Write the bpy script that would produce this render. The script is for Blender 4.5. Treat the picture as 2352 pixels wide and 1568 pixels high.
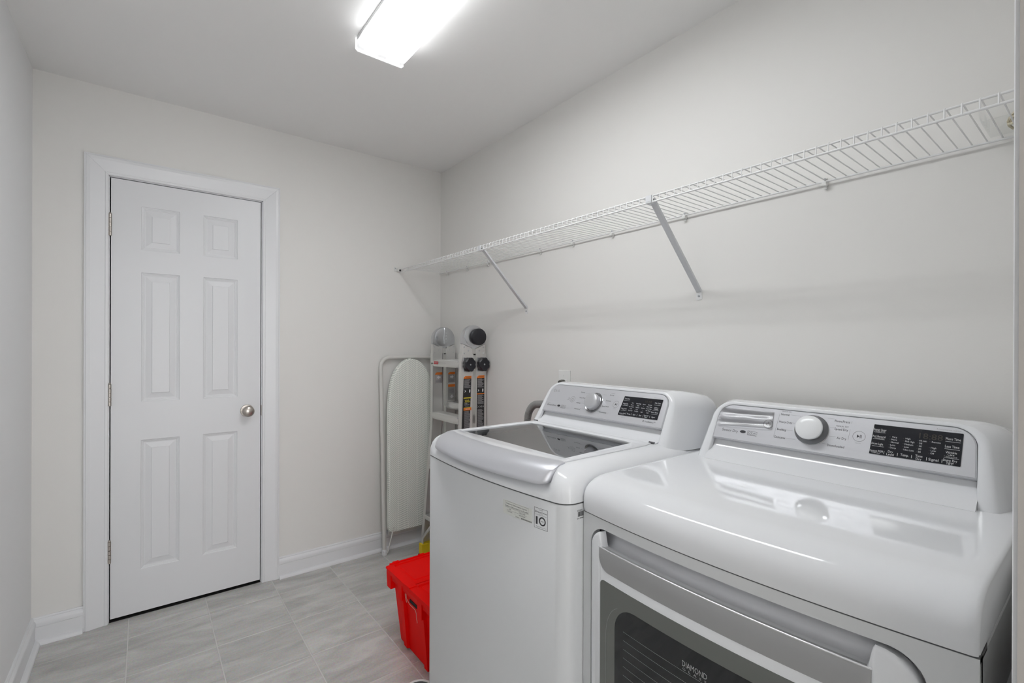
import bpy, bmesh, math, random
from mathutils import Vector, Matrix
random.seed(7)
for o in list(bpy.data.objects): bpy.data.objects.remove(o)
S = bpy.context.scene; COL = S.collection
# ------------------------------------------------------------------ camera
# world: right wall X=0, far wall Y=0, floor Z=0 (metres); the room lies in X<0, Y<0
YAW, PITCH, ROLL = math.radians(37.819), math.radians(-0.05), math.radians(0.192)
fw = Vector((math.sin(YAW)*math.cos(PITCH), math.cos(YAW)*math.cos(PITCH), math.sin(PITCH)))
rt = Vector((math.cos(YAW), -math.sin(YAW), 0)); up = rt.cross(fw)
r2 = rt*math.cos(ROLL)+up*math.sin(ROLL); u2 = up*math.cos(ROLL)-rt*math.sin(ROLL)
cd = bpy.data.cameras.new('camera'); cam = bpy.data.objects.new('camera', cd); COL.objects.link(cam)
cd.sensor_width = 36; cd.lens = 36*1088.57/2352; cd.shift_y = 11.52/2352; cd.clip_start = 0.02
cam.matrix_world = Matrix(((r2.x,u2.x,-fw.x,-1.5916),(r2.y,u2.y,-fw.y,-2.8464),(r2.z,u2.z,-fw.z,1.278),(0,0,0,1)))
S.camera = cam
# ------------------------------------------------------------------ world and exposure
w = bpy.data.worlds.new('world'); S.world = w; w.use_nodes = True
w.node_tree.nodes['Background'].inputs[0].default_value = (0.985, 0.99, 1.0, 1)
w.node_tree.nodes['Background'].inputs[1].default_value = 2.8
S.view_settings.view_transform = 'Standard'; S.view_settings.look = 'None'
S.view_settings.gamma = 1; S.view_settings.use_curve_mapping = False
S.view_settings.exposure = 0.82
LAMP_STRENGTH = 7.6
H, W, YN = 2.452, 1.969, -2.7862      # ceiling height, room width, near wall face

# ------------------------------------------------------------------ materials
def mat(name, col, rough=.5, metal=0., spec=.5, coat=0., bump=0., bscale=60., ior=None, var=0., vscale=5.):
    m = bpy.data.materials.new(name); m.use_nodes = True; nt = m.node_tree
    b = nt.nodes['Principled BSDF']
    b.inputs['Base Color'].default_value = (*col, 1); b.inputs['Roughness'].default_value = rough
    b.inputs['Metallic'].default_value = metal; b.inputs['Specular IOR Level'].default_value = spec
    b.inputs['Coat Weight'].default_value = coat; b.inputs['Coat Roughness'].default_value = .05
    if ior: b.inputs['IOR'].default_value = ior
    if bump or var:
        tc = nt.nodes.new('ShaderNodeTexCoord')
        if bump:
            n = nt.nodes.new('ShaderNodeTexNoise'); n.inputs['Scale'].default_value = bscale; n.inputs['Detail'].default_value = 3
            nt.links.new(tc.outputs['Object'], n.inputs['Vector'])
            bp = nt.nodes.new('ShaderNodeBump'); bp.inputs['Strength'].default_value = bump; bp.inputs['Distance'].default_value = .002
            nt.links.new(n.outputs['Fac'], bp.inputs['Height']); nt.links.new(bp.outputs['Normal'], b.inputs['Normal'])
        if var:
            n = nt.nodes.new('ShaderNodeTexNoise'); n.inputs['Scale'].default_value = vscale; n.inputs['Detail'].default_value = 4
            nt.links.new(tc.outputs['Object'], n.inputs['Vector'])
            r = nt.nodes.new('ShaderNodeValToRGB')
            r.color_ramp.elements[0].position = .3; r.color_ramp.elements[1].position = .7
            r.color_ramp.elements[0].color = (*[c*(1-var) for c in col], 1); r.color_ramp.elements[1].color = (*[min(1,c*(1+var)) for c in col], 1)
            nt.links.new(n.outputs['Fac'], r.inputs['Fac']); nt.links.new(r.outputs['Color'], b.inputs['Base Color'])
    return m
M = {}
M['wall'] = mat('wall_paint', (.80,.787,.762), .62, bump=.06, bscale=220, var=.006, vscale=1.3)
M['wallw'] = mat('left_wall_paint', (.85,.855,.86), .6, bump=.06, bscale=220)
M['ceil'] = mat('ceiling_paint', (.90,.895,.885), .9, spec=.2, bump=.08, bscale=300)
M['white'] = mat('trim_paint', (.79,.795,.81), .32, bump=.03, bscale=40)
M['doorp'] = mat('door_paint', (.76,.765,.78), .38, bump=.02, bscale=30)
M['grout'] = mat('grout', (.66,.65,.63), .85)
M['dark'] = mat('dark_void', (.02,.02,.02), .9)
M['nickel'] = mat('satin_nickel', (.50,.46,.42), .32, metal=1, bump=.02, bscale=200)
M['enamel'] = mat('appliance_enamel', (.79,.80,.82), .05, spec=.40)
M['enamelm'] = mat('appliance_sheet_metal_shaded', (.68,.69,.70), .22, spec=.5, bump=.01, bscale=120)  # same white as the enamel, darkened to put front-face shade into the colour
M['silver'] = mat('silver_plastic', (.60,.605,.63), .30, metal=.45)
M['handle'] = mat('silver_handle', (.59,.595,.63), .32, metal=.4)
M['panel'] = mat('console_silver', (.63,.635,.665), .36, metal=.45)
M['strip'] = mat('grip_strip_silver', (.40,.40,.405), .34, metal=.4)
M['chrome'] = mat('chrome', (.34,.34,.35), .14, metal=1)
M['knobw'] = mat('knob_white', (.82,.83,.84), .22)
M['edge'] = mat('edge_highlight', (.88,.88,.90), .18, metal=.7)
M['wknob'] = mat('knob_brushed_silver', (.62,.625,.65), .3, metal=.6)
M['seam'] = mat('seam_grey', (.10,.10,.105), .6)
M['disp'] = mat('display_black', (.012,.013,.018), .08)
M['print_w'] = mat('print_white', (.70,.71,.73), .5)
M['print_d'] = mat('print_dark', (.03,.03,.035), .5)
M['print_g'] = mat('print_grey', (.20,.20,.21), .5)
M['print_lg'] = mat('print_pale_grey', (.42,.42,.43), .5)
M['print_am'] = mat('print_dim_amber', (.028,.021,.015), .4)
M['print_dim'] = mat('print_dim', (.06,.06,.065), .4)
M['stick'] = mat('clear_sticker', (.70,.71,.67), .3)
M['dglass'] = mat('door_glass_grey', (.15,.157,.145), .05, spec=.6)
M['dwin'] = mat('door_window', (.012,.014,.016), .04, spec=.6)
M['rack'] = mat('rack_line', (.30,.31,.31), .4)
M['wire'] = mat('coated_wire', (.80,.80,.80), .35)
M['bracket'] = mat('bracket_white', (.66,.67,.69), .4)
M['screw'] = mat('zinc_screw', (.45,.46,.48), .35, metal=1)
M['clip'] = mat('clip_plastic', (.76,.76,.74), .4)
M['alu'] = mat('ladder_aluminium', (.72,.715,.70), .32, metal=.75, bump=.03, bscale=90)
M['zinc'] = mat('hinge_steel', (.62,.63,.65), .28, metal=1, bump=.05, bscale=50)
M['blackp'] = mat('black_plastic', (.012,.012,.017), .35)
M['orange'] = mat('label_orange', (.80,.20,.02), .5)
M['labk'] = mat('label_black', (.02,.02,.022), .45)
M['labg'] = mat('label_grey', (.36,.35,.345), .5)
M['yel'] = mat('foot_yellow', (.75,.55,.01), .45)
M['ytxt'] = mat('label_yellow', (.85,.70,.05), .5)
M['red'] = mat('tote_red', (.90,.003,.002), .45, spec=.06, bump=.04, bscale=80)
M['redl'] = mat('label_red', (.55,.02,.03), .5)
M['string'] = mat('string', (.75,.55,.48), .8)
M['boardm'] = mat('board_metal', (.68,.67,.64), .4)
M['hose'] = mat('hose_grey', (.27,.265,.26), .45)
M['plate'] = mat('outlet_plate', (.84,.84,.825), .35)
M['plug'] = mat('plug_grey', (.08,.08,.07), .5)
M['cord'] = mat('cord_beige', (.62,.56,.42), .6, var=.25, vscale=60)
M['housing'] = mat('lamp_housing', (.82,.82,.82), .4)
M['steel'] = mat('tub_steel', (.86,.85,.81), .45, metal=.1)
M['tubp'] = mat('tub_plastic', (.42,.44,.46), .4)
M['blue'] = mat('blue_plastic', (.10,.22,.42), .4)
M['jamb'] = mat('jamb_shaded_paint', (.44,.415,.39), .5)  # jamb darkened: the dim hallway side is put into its colour
M['bowl'] = mat('bowl_white', (.82,.81,.79), .3)
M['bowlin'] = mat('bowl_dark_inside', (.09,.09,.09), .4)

def emissive(name, col, s):
    m = bpy.data.materials.new(name); m.use_nodes = True; b = m.node_tree.nodes['Principled BSDF']
    b.inputs['Base Color'].default_value = (.9,.9,.9,1); b.inputs['Roughness'].default_value = .3
    b.inputs['Emission Color'].default_value = (*col, 1); b.inputs['Emission Strength'].default_value = s
    return m
M['diff'] = emissive('lit_diffuser', (.965,.985,1.0), LAMP_STRENGTH)
def tubes_in_lens(m):
    # the two tubes behind the prismatic lens show as two brighter bands that stop short of the ends
    nt = m.node_tree; L = nt.links.new; N = nt.nodes.new; b = nt.nodes['Principled BSDF']
    tc = N('ShaderNodeTexCoord'); sx = N('ShaderNodeSeparateXYZ'); L(tc.outputs['Object'], sx.inputs[0])
    def ma(op, a, c):
        n = N('ShaderNodeMath'); n.operation = op
        for i, v in enumerate((a, c)):
            if isinstance(v, (int, float)): n.inputs[i].default_value = v
            else: L(v, n.inputs[i])
        return n.outputs[0]
    d = ma('ABSOLUTE', ma('SUBTRACT', ma('ABSOLUTE', sx.outputs['X'], 0), .045), 0)
    mr = N('ShaderNodeMapRange'); mr.interpolation_type = 'SMOOTHSTEP'; L(d, mr.inputs['Value'])
    mr.inputs['From Min'].default_value = .006; mr.inputs['From Max'].default_value = .030; mr.inputs['To Min'].default_value = 3.0; mr.inputs['To Max'].default_value = .40
    me = N('ShaderNodeMapRange'); me.interpolation_type = 'SMOOTHSTEP'; L(ma('ABSOLUTE', sx.outputs['Y'], 0), me.inputs['Value'])
    me.inputs['From Min'].default_value = .50; me.inputs['From Max'].default_value = .59; me.inputs['To Min'].default_value = 1; me.inputs['To Max'].default_value = .10
    L(ma('MULTIPLY', ma('MULTIPLY', mr.outputs[0], me.outputs[0]), LAMP_STRENGTH), b.inputs['Emission Strength'])
tubes_in_lens(M['diff'])
M['endcap'] = emissive('lit_endcap', (.98,.99,1.0), .9)

def clear(name, tint, ior, rough, tweight):
    # clear pane: physical Fresnel reflection over tinted see-through
    m = bpy.data.materials.new(name); m.use_nodes = True; nt = m.node_tree; nt.nodes.clear()
    o = nt.nodes.new('ShaderNodeOutputMaterial'); mx = nt.nodes.new('ShaderNodeMixShader')
    fr = nt.nodes.new('ShaderNodeFresnel'); fr.inputs['IOR'].default_value = ior
    gl = nt.nodes.new('ShaderNodeBsdfGlossy'); gl.inputs['Roughness'].default_value = rough; gl.inputs['Color'].default_value = (1,1,1,1)
    tr = nt.nodes.new('ShaderNodeBsdfTransparent'); tr.inputs['Color'].default_value = (*tint, 1)
    nt.links.new(fr.outputs[0], mx.inputs[0]); nt.links.new(tr.outputs[0], mx.inputs[1]); nt.links.new(gl.outputs[0], mx.inputs[2])
    nt.links.new(mx.outputs[0], o.inputs['Surface'])
    if tweight:
        tc = nt.nodes.new('ShaderNodeTexCoord'); n = nt.nodes.new('ShaderNodeTexNoise'); n.inputs['Scale'].default_value = 22
        bp = nt.nodes.new('ShaderNodeBump'); bp.inputs['Strength'].default_value = tweight; bp.inputs['Distance'].default_value = .004
        nt.links.new(tc.outputs['Object'], n.inputs['Vector']); nt.links.new(n.outputs['Fac'], bp.inputs['Height']); nt.links.new(bp.outputs['Normal'], gl.inputs['Normal'])
    return m
M['lidglass'] = clear('lid_glass', (.94,.95,.955), 5.0, .015, 0)
M['film'] = clear('protective_film', (1,1,1), 1.7, .24, .10)
M['clearp'] = clear('clear_plastic', (.96,.965,.96), 1.12, .08, 0)

def tile_mat():
    m = bpy.data.materials.new('stone_look_tile'); m.use_nodes = True; nt = m.node_tree; b = nt.nodes['Principled BSDF']
    L = nt.links.new; N = nt.nodes.new
    tc = N('ShaderNodeTexCoord'); oi = N('ShaderNodeObjectInfo')
    mul = N('ShaderNodeVectorMath'); mul.operation = 'SCALE'; cmb = N('ShaderNodeCombineXYZ')
    L(oi.outputs['Random'], cmb.inputs[0]); L(oi.outputs['Random'], cmb.inputs[1]); L(oi.outputs['Random'], cmb.inputs[2])
    L(cmb.outputs[0], mul.inputs[0]); mul.inputs['Scale'].default_value = 37
    add = N('ShaderNodeVectorMath'); L(tc.outputs['Object'], add.inputs[0]); L(mul.outputs[0], add.inputs[1])
    mp = N('ShaderNodeMapping'); mp.inputs['Rotation'].default_value = (0,0,math.radians(38)); mp.inputs['Scale'].default_value = (3.0,11.0,5)
    L(add.outputs[0], mp.inputs['Vector'])
    n1 = N('ShaderNodeTexNoise'); n1.inputs['Scale'].default_value = 1.2; n1.inputs['Detail'].default_value = 7; n1.inputs['Roughness'].default_value = .62; n1.inputs['Distortion'].default_value = .7
    L(mp.outputs[0], n1.inputs['Vector'])
    n2 = N('ShaderNodeTexNoise'); n2.inputs['Scale'].default_value = 160; n2.inputs['Detail'].default_value = 3; L(add.outputs[0], n2.inputs['Vector'])
    r = N('ShaderNodeValToRGB'); e = r.color_ramp.elements
    e[0].position = .27; e[0].color = (.40,.392,.375,1); e[1].position = .72; e[1].color = (.68,.67,.645,1)
    L(n1.outputs['Fac'], r.inputs['Fac'])
    mx = N('ShaderNodeMix'); mx.data_type = 'RGBA'; mx.blend_type = 'OVERLAY'; mx.inputs[0].default_value = .30
    L(r.outputs['Color'], mx.inputs[6]); L(n2.outputs['Color'], mx.inputs[7])
    hv = N('ShaderNodeMath'); hv.operation = 'MULTIPLY_ADD'; hv.inputs[1].default_value = .10; hv.inputs[2].default_value = .95
    L(oi.outputs['Random'], hv.inputs[0])
    sc = N('ShaderNodeVectorMath'); sc.operation = 'SCALE'; L(mx.outputs[2], sc.inputs[0]); L(hv.outputs[0], sc.inputs['Scale'])
    L(sc.outputs[0], b.inputs['Base Color'])
    b.inputs['Roughness'].default_value = .42
    bp = N('ShaderNodeBump'); bp.inputs['Strength'].default_value = .25; bp.inputs['Distance'].default_value = .002
    L(n1.outputs['Fac'], bp.inputs['Height']); L(bp.outputs['Normal'], b.inputs['Normal'])
    return m
M['tile'] = tile_mat()

def fabric_mat():
    # chevron print: columns across, slanting fine lines, alternately solid and dotted
    m = bpy.data.materials.new('herringbone_cotton'); m.use_nodes = True; nt = m.node_tree; b = nt.nodes['Principled BSDF']
    L = nt.links.new; N = nt.nodes.new
    def ma(op, a, c=None, d=None):
        n = N('ShaderNodeMath'); n.operation = op
        for i, v in enumerate((a, c, d)):
            if v is None: continue
            if isinstance(v, (int, float)): n.inputs[i].default_value = v
            else: L(v, n.inputs[i])
        return n.outputs[0]
    tc = N('ShaderNodeTexCoord'); nz = N('ShaderNodeTexNoise'); nz.inputs['Scale'].default_value = 9
    L(tc.outputs['Object'], nz.inputs['Vector'])
    sx = N('ShaderNodeSeparateXYZ'); L(tc.outputs['Object'], sx.inputs[0])
    wob = ma('MULTIPLY_ADD', nz.outputs['Fac'], .012, -.006)
    x = ma('ADD', sx.outputs['X'], wob); z = sx.outputs['Z']
    col = ma('PINGPONG', ma('ADD', x, 5.018), .064)
    zz = ma('MULTIPLY_ADD', col, -.62, z)
    f = ma('FRACT', ma('DIVIDE', ma('ADD', zz, 10), .0118))
    line = ma('LESS_THAN', f, .20)
    f2 = ma('GREATER_THAN', f, .56); f3 = ma('LESS_THAN', f, .72)
    dots = ma('GREATER_THAN', ma('FRACT', ma('DIVIDE', ma('ADD', x, 5), .0075)), .45)
    dl = ma('MULTIPLY', ma('MULTIPLY', f2, f3), ma('MULTIPLY', dots, .40))
    edge = ma('GREATER_THAN', ma('MINIMUM', col, ma('SUBTRACT', .064, col)), .0022)
    tot = ma('MULTIPLY', ma('MAXIMUM', line, dl), edge)
    mx = N('ShaderNodeMix'); mx.data_type = 'RGBA'; L(tot, mx.inputs[0])
    mx.inputs[6].default_value = (.92,.94,.88,1); mx.inputs[7].default_value = (.33,.37,.34,1)
    L(mx.outputs[2], b.inputs['Base Color']); b.inputs['Roughness'].default_value = .85
    bp = N('ShaderNodeBump'); bp.inputs['Strength'].default_value = .5; bp.inputs['Distance'].default_value = .006
    L(nz.outputs['Fac'], bp.inputs['Height']); L(bp.outputs['Normal'], b.inputs['Normal'])
    return m
M['fabric'] = fabric_mat()

# ------------------------------------------------------------------ mesh helpers
ROOT = {}
def base_of(p):
    while p is not None and p not in ROOT: p = p.parent
    return ROOT.get(p, Vector((0,0,0)))
def thing(name, loc, label, cat, group=None):
    o = bpy.data.objects.new(name, None); COL.objects.link(o); o.location = loc; o.empty_display_size = .05
    o['label'] = label; o['category'] = cat
    if group: o['group'] = group
    ROOT[o] = Vector(loc); return o
def obj(name, bm, m, parent=None, smooth=None, label=None):
    """bm in world coordinates -> one mesh object, as a part of `parent`"""
    if isinstance(bm, tuple):
        me = bpy.data.meshes.new(name); me.from_pydata(bm[0], [], bm[1])
    else:
        me = bpy.data.meshes.new(name)
        bmesh.ops.recalc_face_normals(bm, faces=bm.faces); bm.to_mesh(me); bm.free()
    off = base_of(parent)
    if off.length: me.transform(Matrix.Translation(-off))
    me.materials.append(M[m] if isinstance(m, str) else m)
    if smooth:
        for p in me.polygons: p.use_smooth = True
        me.set_sharp_from_angle(angle=math.radians(smooth))
    o = bpy.data.objects.new(name, me); COL.objects.link(o)
    if parent is not None: o.parent = parent
    if label: o['label'] = label
    return o
def struct(name, bm, m, label=None, smooth=None):
    o = obj(name, bm, m, None, smooth); o['kind'] = 'structure'
    if label: o['label'] = label
    return o
def tag(o, label, cat, group=None):
    o['label'] = label; o['category'] = cat
    if group: o['group'] = group
    return o
def NB(): return bmesh.new()
def box(bm, x0, x1, y0, y1, z0, z1, bev=0, seg=2):
    t = bmesh.new()
    bmesh.ops.create_cube(t, size=1)
    bmesh.ops.scale(t, vec=(abs(x1-x0), abs(y1-y0), abs(z1-z0)), verts=t.verts)
    bmesh.ops.translate(t, vec=((x0+x1)/2, (y0+y1)/2, (z0+z1)/2), verts=t.verts)
    if bev: bmesh.ops.bevel(t, geom=t.edges[:], offset=bev, segments=seg, affect='EDGES', profile=.6)
    merge(bm, t); return bm
def merge(bm, t):
    me = bpy.data.meshes.new('tmp'); t.to_mesh(me); t.free(); bm.from_mesh(me); bpy.data.meshes.remove(me)
def loft(bm, rings, closed=True, cap0=False, cap1=False):
    vs = [[bm.verts.new(p) for p in r] for r in rings]
    n = len(rings[0])
    for a, b in zip(vs, vs[1:]):
        for i in range(n if closed else n-1):
            j = (i+1) % n
            try: bm.faces.new((a[i], a[j], b[j], b[i]))
            except ValueError: pass
    if cap0: bm.faces.new(vs[0][::-1])
    if cap1: bm.faces.new(vs[-1])
    return vs
def tube(bm, pts, r, seg=8, cap=True, radii=None):
    pts = [Vector(p) for p in pts]; rings = []; prev = None
    for i, p in enumerate(pts):
        d = (pts[min(i+1, len(pts)-1)] - pts[max(i-1, 0)]).normalized()
        if prev is None:
            a = Vector((0,0,1)) if abs(d.z) < .9 else Vector((1,0,0))
            nrm = d.cross(a).normalized()
        else: nrm = (prev - d*prev.dot(d)).normalized()
        prev = nrm; bn = d.cross(nrm); rr = radii[i] if radii else r
        rings.append([p + (nrm*math.cos(2*math.pi*k/seg) + bn*math.sin(2*math.pi*k/seg))*rr for k in range(seg)])
    loft(bm, rings, True, cap, cap); return bm
def arc(c, a, b, t0, t1, n):
    """points c + a*cos + b*sin, angles in degrees"""
    c, a, b = Vector(c), Vector(a), Vector(b)
    return [c + a*math.cos(math.radians(t0+(t1-t0)*i/n)) + b*math.sin(math.radians(t0+(t1-t0)*i/n)) for i in range(n+1)]
def lathe(bm, prof, c, ax, seg=32, cap0=True, cap1=True):
    """prof: (radius, height along ax) from point c"""
    c, ax = Vector(c), Vector(ax).normalized()
    a = Vector((0,0,1)) if abs(ax.z) < .9 else Vector((1,0,0))
    p = ax.cross(a).normalized(); q = ax.cross(p)
    rings = [[c + ax*h + (p*math.cos(2*math.pi*k/seg) + q*math.sin(2*math.pi*k/seg))*max(r, 1e-5) for k in range(seg)] for r, h in prof]
    loft(bm, rings, True, cap0, cap1); return bm
def extrude_poly(bm, poly, vec):
    vec = Vector(vec); loft(bm, [[Vector(p) for p in poly], [Vector(p)+vec for p in poly]], True, True, True); return bm
def colpatch(bm, ys, zb, zt, xf, thick, nz=1):
    """slab of columns at each y, from zb(y) to zt(y); front surface at x = xf(y, z), thick behind it"""
    F, B = [], []
    for y in ys:
        a, b = zb(y), zt(y)
        zs = [a+(b-a)*k/nz for k in range(nz+1)]
        F.append([(xf(y, z), y, z) for z in zs]); B.append([(xf(y, z)+thick, y, z) for z in zs])
    rings = [F[i] + B[i][::-1] for i in range(len(ys))]
    loft(bm, rings, True, True, True); return bm
def lin(a, b, n): return [a+(b-a)*i/n for i in range(n+1)]
def corner_fn(y0, y1, z, r0, r1, sgn):
    """z edge running from y0 to y1 (y0>y1) with rounded corners of radius r0/r1; sgn -1: edge bends down at the ends"""
    def f(y):
        d0, d1 = y0-y, y-y1; v = 0
        if r0 and d0 < r0: v = max(v, r0-math.sqrt(max(0, r0*r0-(r0-d0)**2)))
        if r1 and d1 < r1: v = max(v, r1-math.sqrt(max(0, r1*r1-(r1-d1)**2)))
        return z + sgn*v
    return f
def ysamp(y0, y1, r0, r1, n=24):
    s = set()
    for k in range(9):
        a = math.pi/2*k/8
        if r0: s.add(round(y0-r0*(1-math.cos(a)), 6))
        if r1: s.add(round(y1+r1*(1-math.cos(a)), 6))
    for y in lin(y0, y1, n): s.add(round(y, 6))
    return sorted(s, reverse=True)
# flat print: text and bars mapped onto a surface
class Prints:
    def __init__(s): s.v = []; s.f = []
    def quad(s, u0, v0, u1, v1): 
        n = len(s.v); k = max(1, int(abs(u1-u0)/.02))
        for i in range(k+1):
            u = u0+(u1-u0)*i/k; s.v += [(u, v0), (u, v1)]
        for i in range(k): s.f.append((n+2*i, n+2*i+2, n+2*i+3, n+2*i+1))
    def poly(s, pts): n = len(s.v); s.v += pts; s.f.append(tuple(range(n, n+len(pts))))
    def ring(s, cu, cv, r, w, seg=28, ru=1.0, t0=0, t1=360):
        n = len(s.v)
        for i in range(seg+1):
            a = math.radians(t0+(t1-t0)*i/seg); c, d = math.cos(a), math.sin(a)
            s.v += [(cu+c*r*ru, cv+d*r), (cu+c*(r-w)*ru, cv+d*(r-w))]
        for i in range(seg): s.f.append((n+2*i, n+2*i+2, n+2*i+3, n+2*i+1))
    def disc(s, cu, cv, r, ru=1.0, seg=20): s.poly([(cu+math.cos(2*math.pi*i/seg)*r*ru, cv+math.sin(2*math.pi*i/seg)*r) for i in range(seg)])
    def text(s, t, u, v, h, align='C', width=None):
        cu = bpy.data.curves.new('t', 'FONT'); cu.body = t; cu.size = 1; cu.resolution_u = 2
        o = bpy.data.objects.new('t', cu); me = bpy.data.meshes.new_from_object(o)
        if not me.vertices: return
        xs = [p.co.x for p in me.vertices]; x0, x1 = min(xs), max(xs)
        sy = h/.72; sx = sy if width is None else width/(x1-x0)
        if width is None: sx = sy*.95
        wd = (x1-x0)*sx; ox = u - (wd/2 if align == 'C' else (0 if align == 'L' else wd))
        n = len(s.v)
        s.v += [(ox+(p.co.x-x0)*sx, v+p.co.y*sy-h/2) for p in me.vertices]
        s.f += [tuple(n+i for i in p.vertices) for p in me.polygons]
        bpy.data.objects.remove(o); bpy.data.curves.remove(cu); bpy.data.meshes.remove(me)
    def build(s, name, m, parent, fn, label=None):
        if not s.f: return
        o = obj(name, ([fn(u, v) for u, v in s.v], s.f), m, parent, label=label); o['kind'] = 'stuff'; return o

# ================================================================== STRUCTURE
# floor: grout bed plus single tiles
floor = struct('floor', box(NB(), -W-.1, .1, -2.95, .35, -.06, -.0012), 'grout', 'grey stone-look square tile floor')
def cuts(a, b, start, pitch):
    k = math.floor((a-start)/pitch); out = []
    while start+k*pitch < b:
        lo, hi = max(a, start+k*pitch), min(b, start+(k+1)*pitch)
        if hi-lo > .008: out.append((lo, hi))
        k += 1
    return out
TM = {}
for (x0, x1) in cuts(-W, 0, -1.645, .3015):
    for (y0, y1) in cuts(-2.92, 0.02, -.195, .3015):
        sx, sy = round(x1-x0-.0036, 4), round(y1-y0-.0036, 4)
        if (sx, sy) not in TM:
            bm = box(NB(), -sx/2, sx/2, -sy/2, sy/2, -.006, 0)
            bmesh.ops.bevel(bm, geom=[e for e in bm.edges if min(v.co.z for v in e.verts) > -.001], offset=.0015, segments=1, affect='EDGES')
            me = bpy.data.meshes.new('tile'); bm.to_mesh(me); bm.free(); me.materials.append(M['tile']); TM[(sx, sy)] = me
        t = bpy.data.objects.new('tile', TM[(sx, sy)]); COL.objects.link(t); t.parent = floor
        t.location = ((x0+x1)/2, (y0+y1)/2, random.uniform(-.0004, .0004))
struct('ceiling', box(NB(), -W-.12, .12, -2.95, .12, H, H+.1), 'ceil', 'off-white painted ceiling')
struct('wall_right', box(NB(), 0, .12, -2.95, .12, -.05, H+.05), 'wall', 'greige painted wall behind the machines')
struct('wall_left', box(NB(), -W-.12, -W, -2.95, .12, -.05, H+.05), 'wallw', 'pale white painted wall at the left edge')
DL, DR, DT = -1.7126, -1.097, 2.045          # door slab edges
bm = NB(); OL, OR_, OT = DL-.022, DR+.022, DT+.022
box(bm, -W, OL, 0, .12, -.05, H+.05); box(bm, OR_, 0, 0, .12, -.05, H+.05); box(bm, OL, OR_, 0, .12, OT, H+.05)
wf = struct('wall_far', bm, 'wall', 'greige painted wall with the white door')
bm = NB(); box(bm, OL-.02, OR_+.02, .30, .32, -.05, OT+.05); box(bm, OL-.02, OL, .12, .30, -.05, OT+.05); box(bm, OR_, OR_+.02, .12, .30, -.05, OT+.05); box(bm, OL, OR_, .12, .30, OT, OT+.05)
obj('door_light_block', bm, 'dark', wf)  # unseen dark box added behind the door to stop daylight leaking in
obj('door_gap_shade', box(NB(), OL, OR_, .004, .30, -.001, .0012), 'dark', wf)  # near-black strip: the shade in the door gap is put into the colour
bm = NB(); NO = -.940                          # near doorway the picture is taken from: right jamb x
box(bm, NO+.02, 0, YN-.115, YN, -.05, H+.05); box(bm, -W, -1.80, YN-.115, YN, -.05, H+.05); box(bm, -1.80, NO+.02, YN-.115, YN, 2.08, H+.05)
struct('wall_near', bm, 'wall', 'greige painted wall around the near doorway')

# unseen hallway added behind the camera; daylight from its open end fills the far wall
struct('wall_added_hallway_left', box(NB(), -2.11, -1.99, -5.30, YN-.115, -.05, H+.05), 'wall', 'added unseen greige hallway wall that guides daylight')
struct('wall_added_hallway_right', box(NB(), -.74, -.62, -5.30, YN-.115, -.05, H+.05), 'wall', 'added unseen greige hallway wall that guides daylight')
struct('ceiling_added_hallway', box(NB(), -2.11, -.62, -5.30, -2.95, H, H+.1), 'ceil', 'added unseen off-white hallway ceiling')
struct('floor_added_hallway', box(NB(), -2.11, -.62, -5.30, -2.9505, -.06, -.001), 'grout', 'added unseen pale hallway floor')

# far door: casing, jamb, slab with six panels
CP = [(0,0),(0,.008),(.003,.0105),(.011,.0115),(.0135,.0092),(.019,.0102),(.056,.0165),(.063,.0178),(.076,.0178),(.078,.0158),(.084,.0150),(.084,0)]
def casing(parent_name, il, ir, it, yface, sgn_, label, head=True, legs=(True, True), z0=0.0):
    sgn = sgn_
    def leg(side):
        bm = NB(); x = il if side < 0 else ir
        loft(bm, [[(x+side*w_, yface+sgn*t_, z0) for w_, t_ in CP], [(x+side*w_, yface+sgn*t_, it+w_) for w_, t_ in CP]], True, True, True); return bm
    e = bpy.data.objects.new(parent_name, None); COL.objects.link(e); e['kind'] = 'structure'; e['label'] = label; ROOT[e] = Vector((0,0,0))
    if legs[0]: obj('casing_leg', leg(-1), 'white', e)
    if legs[1]: obj('casing_leg', leg(1), 'white', e)
    if head:
        bm = NB(); loft(bm, [[(il-w_+.0006, yface+sgn*t_, it+w_) for w_, t_ in CP], [(ir+w_-.0006, yface+sgn*t_, it+w_) for w_, t_ in CP]], True, True, True); obj('casing_head', bm, 'white', e)
    return e
tr1 = casing('trim_1', DL-.0075, DR+.0085, DT+.0075, 0, -1, 'white moulded casing around the closed door')
bm = NB(); box(bm, OL, DL-.0045, .001, .12, 0, OT); obj('jamb', bm, 'white', tr1)
bm = NB(); box(bm, DR+.0045, OR_, .001, .12, 0, OT); obj('jamb', bm, 'white', tr1)
bm = NB(); box(bm, OL, OR_, .001, .12, DT+.004, OT); obj('jamb', bm, 'white', tr1)
PX = [(-1.603,-1.453),(-1.356,-1.205)]; PZ = [(.216,.828),(1.008,1.620),(1.727,1.932)]
bm = NB()
xs = [DL, PX[0][0], PX[0][1], PX[1][0], PX[1][1], DR]; zs = [.017, *[v for p in PZ for v in p], DT]
for i in range(5):
    for j in range(7):
        if i in (1, 3) and j in (1, 3, 5): continue
        q = [(xs[i],0,zs[j]),(xs[i+1],0,zs[j]),(xs[i+1],0,zs[j+1]),(xs[i],0,zs[j+1])]
        bm.faces.new([bm.verts.new(p) for p in q])
bmesh.ops.remove_doubles(bm, verts=bm.verts, dist=1e-5)
loft(bm, [[(DL,0,.017),(DR,0,.017),(DR,0,DT),(DL,0,DT)], [(DL,.035,.017),(DR,.035,.017),(DR,.035,DT),(DL,.035,DT)]], True, False, True)
bmesh.ops.remove_doubles(bm, verts=bm.verts, dist=1e-5)
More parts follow.
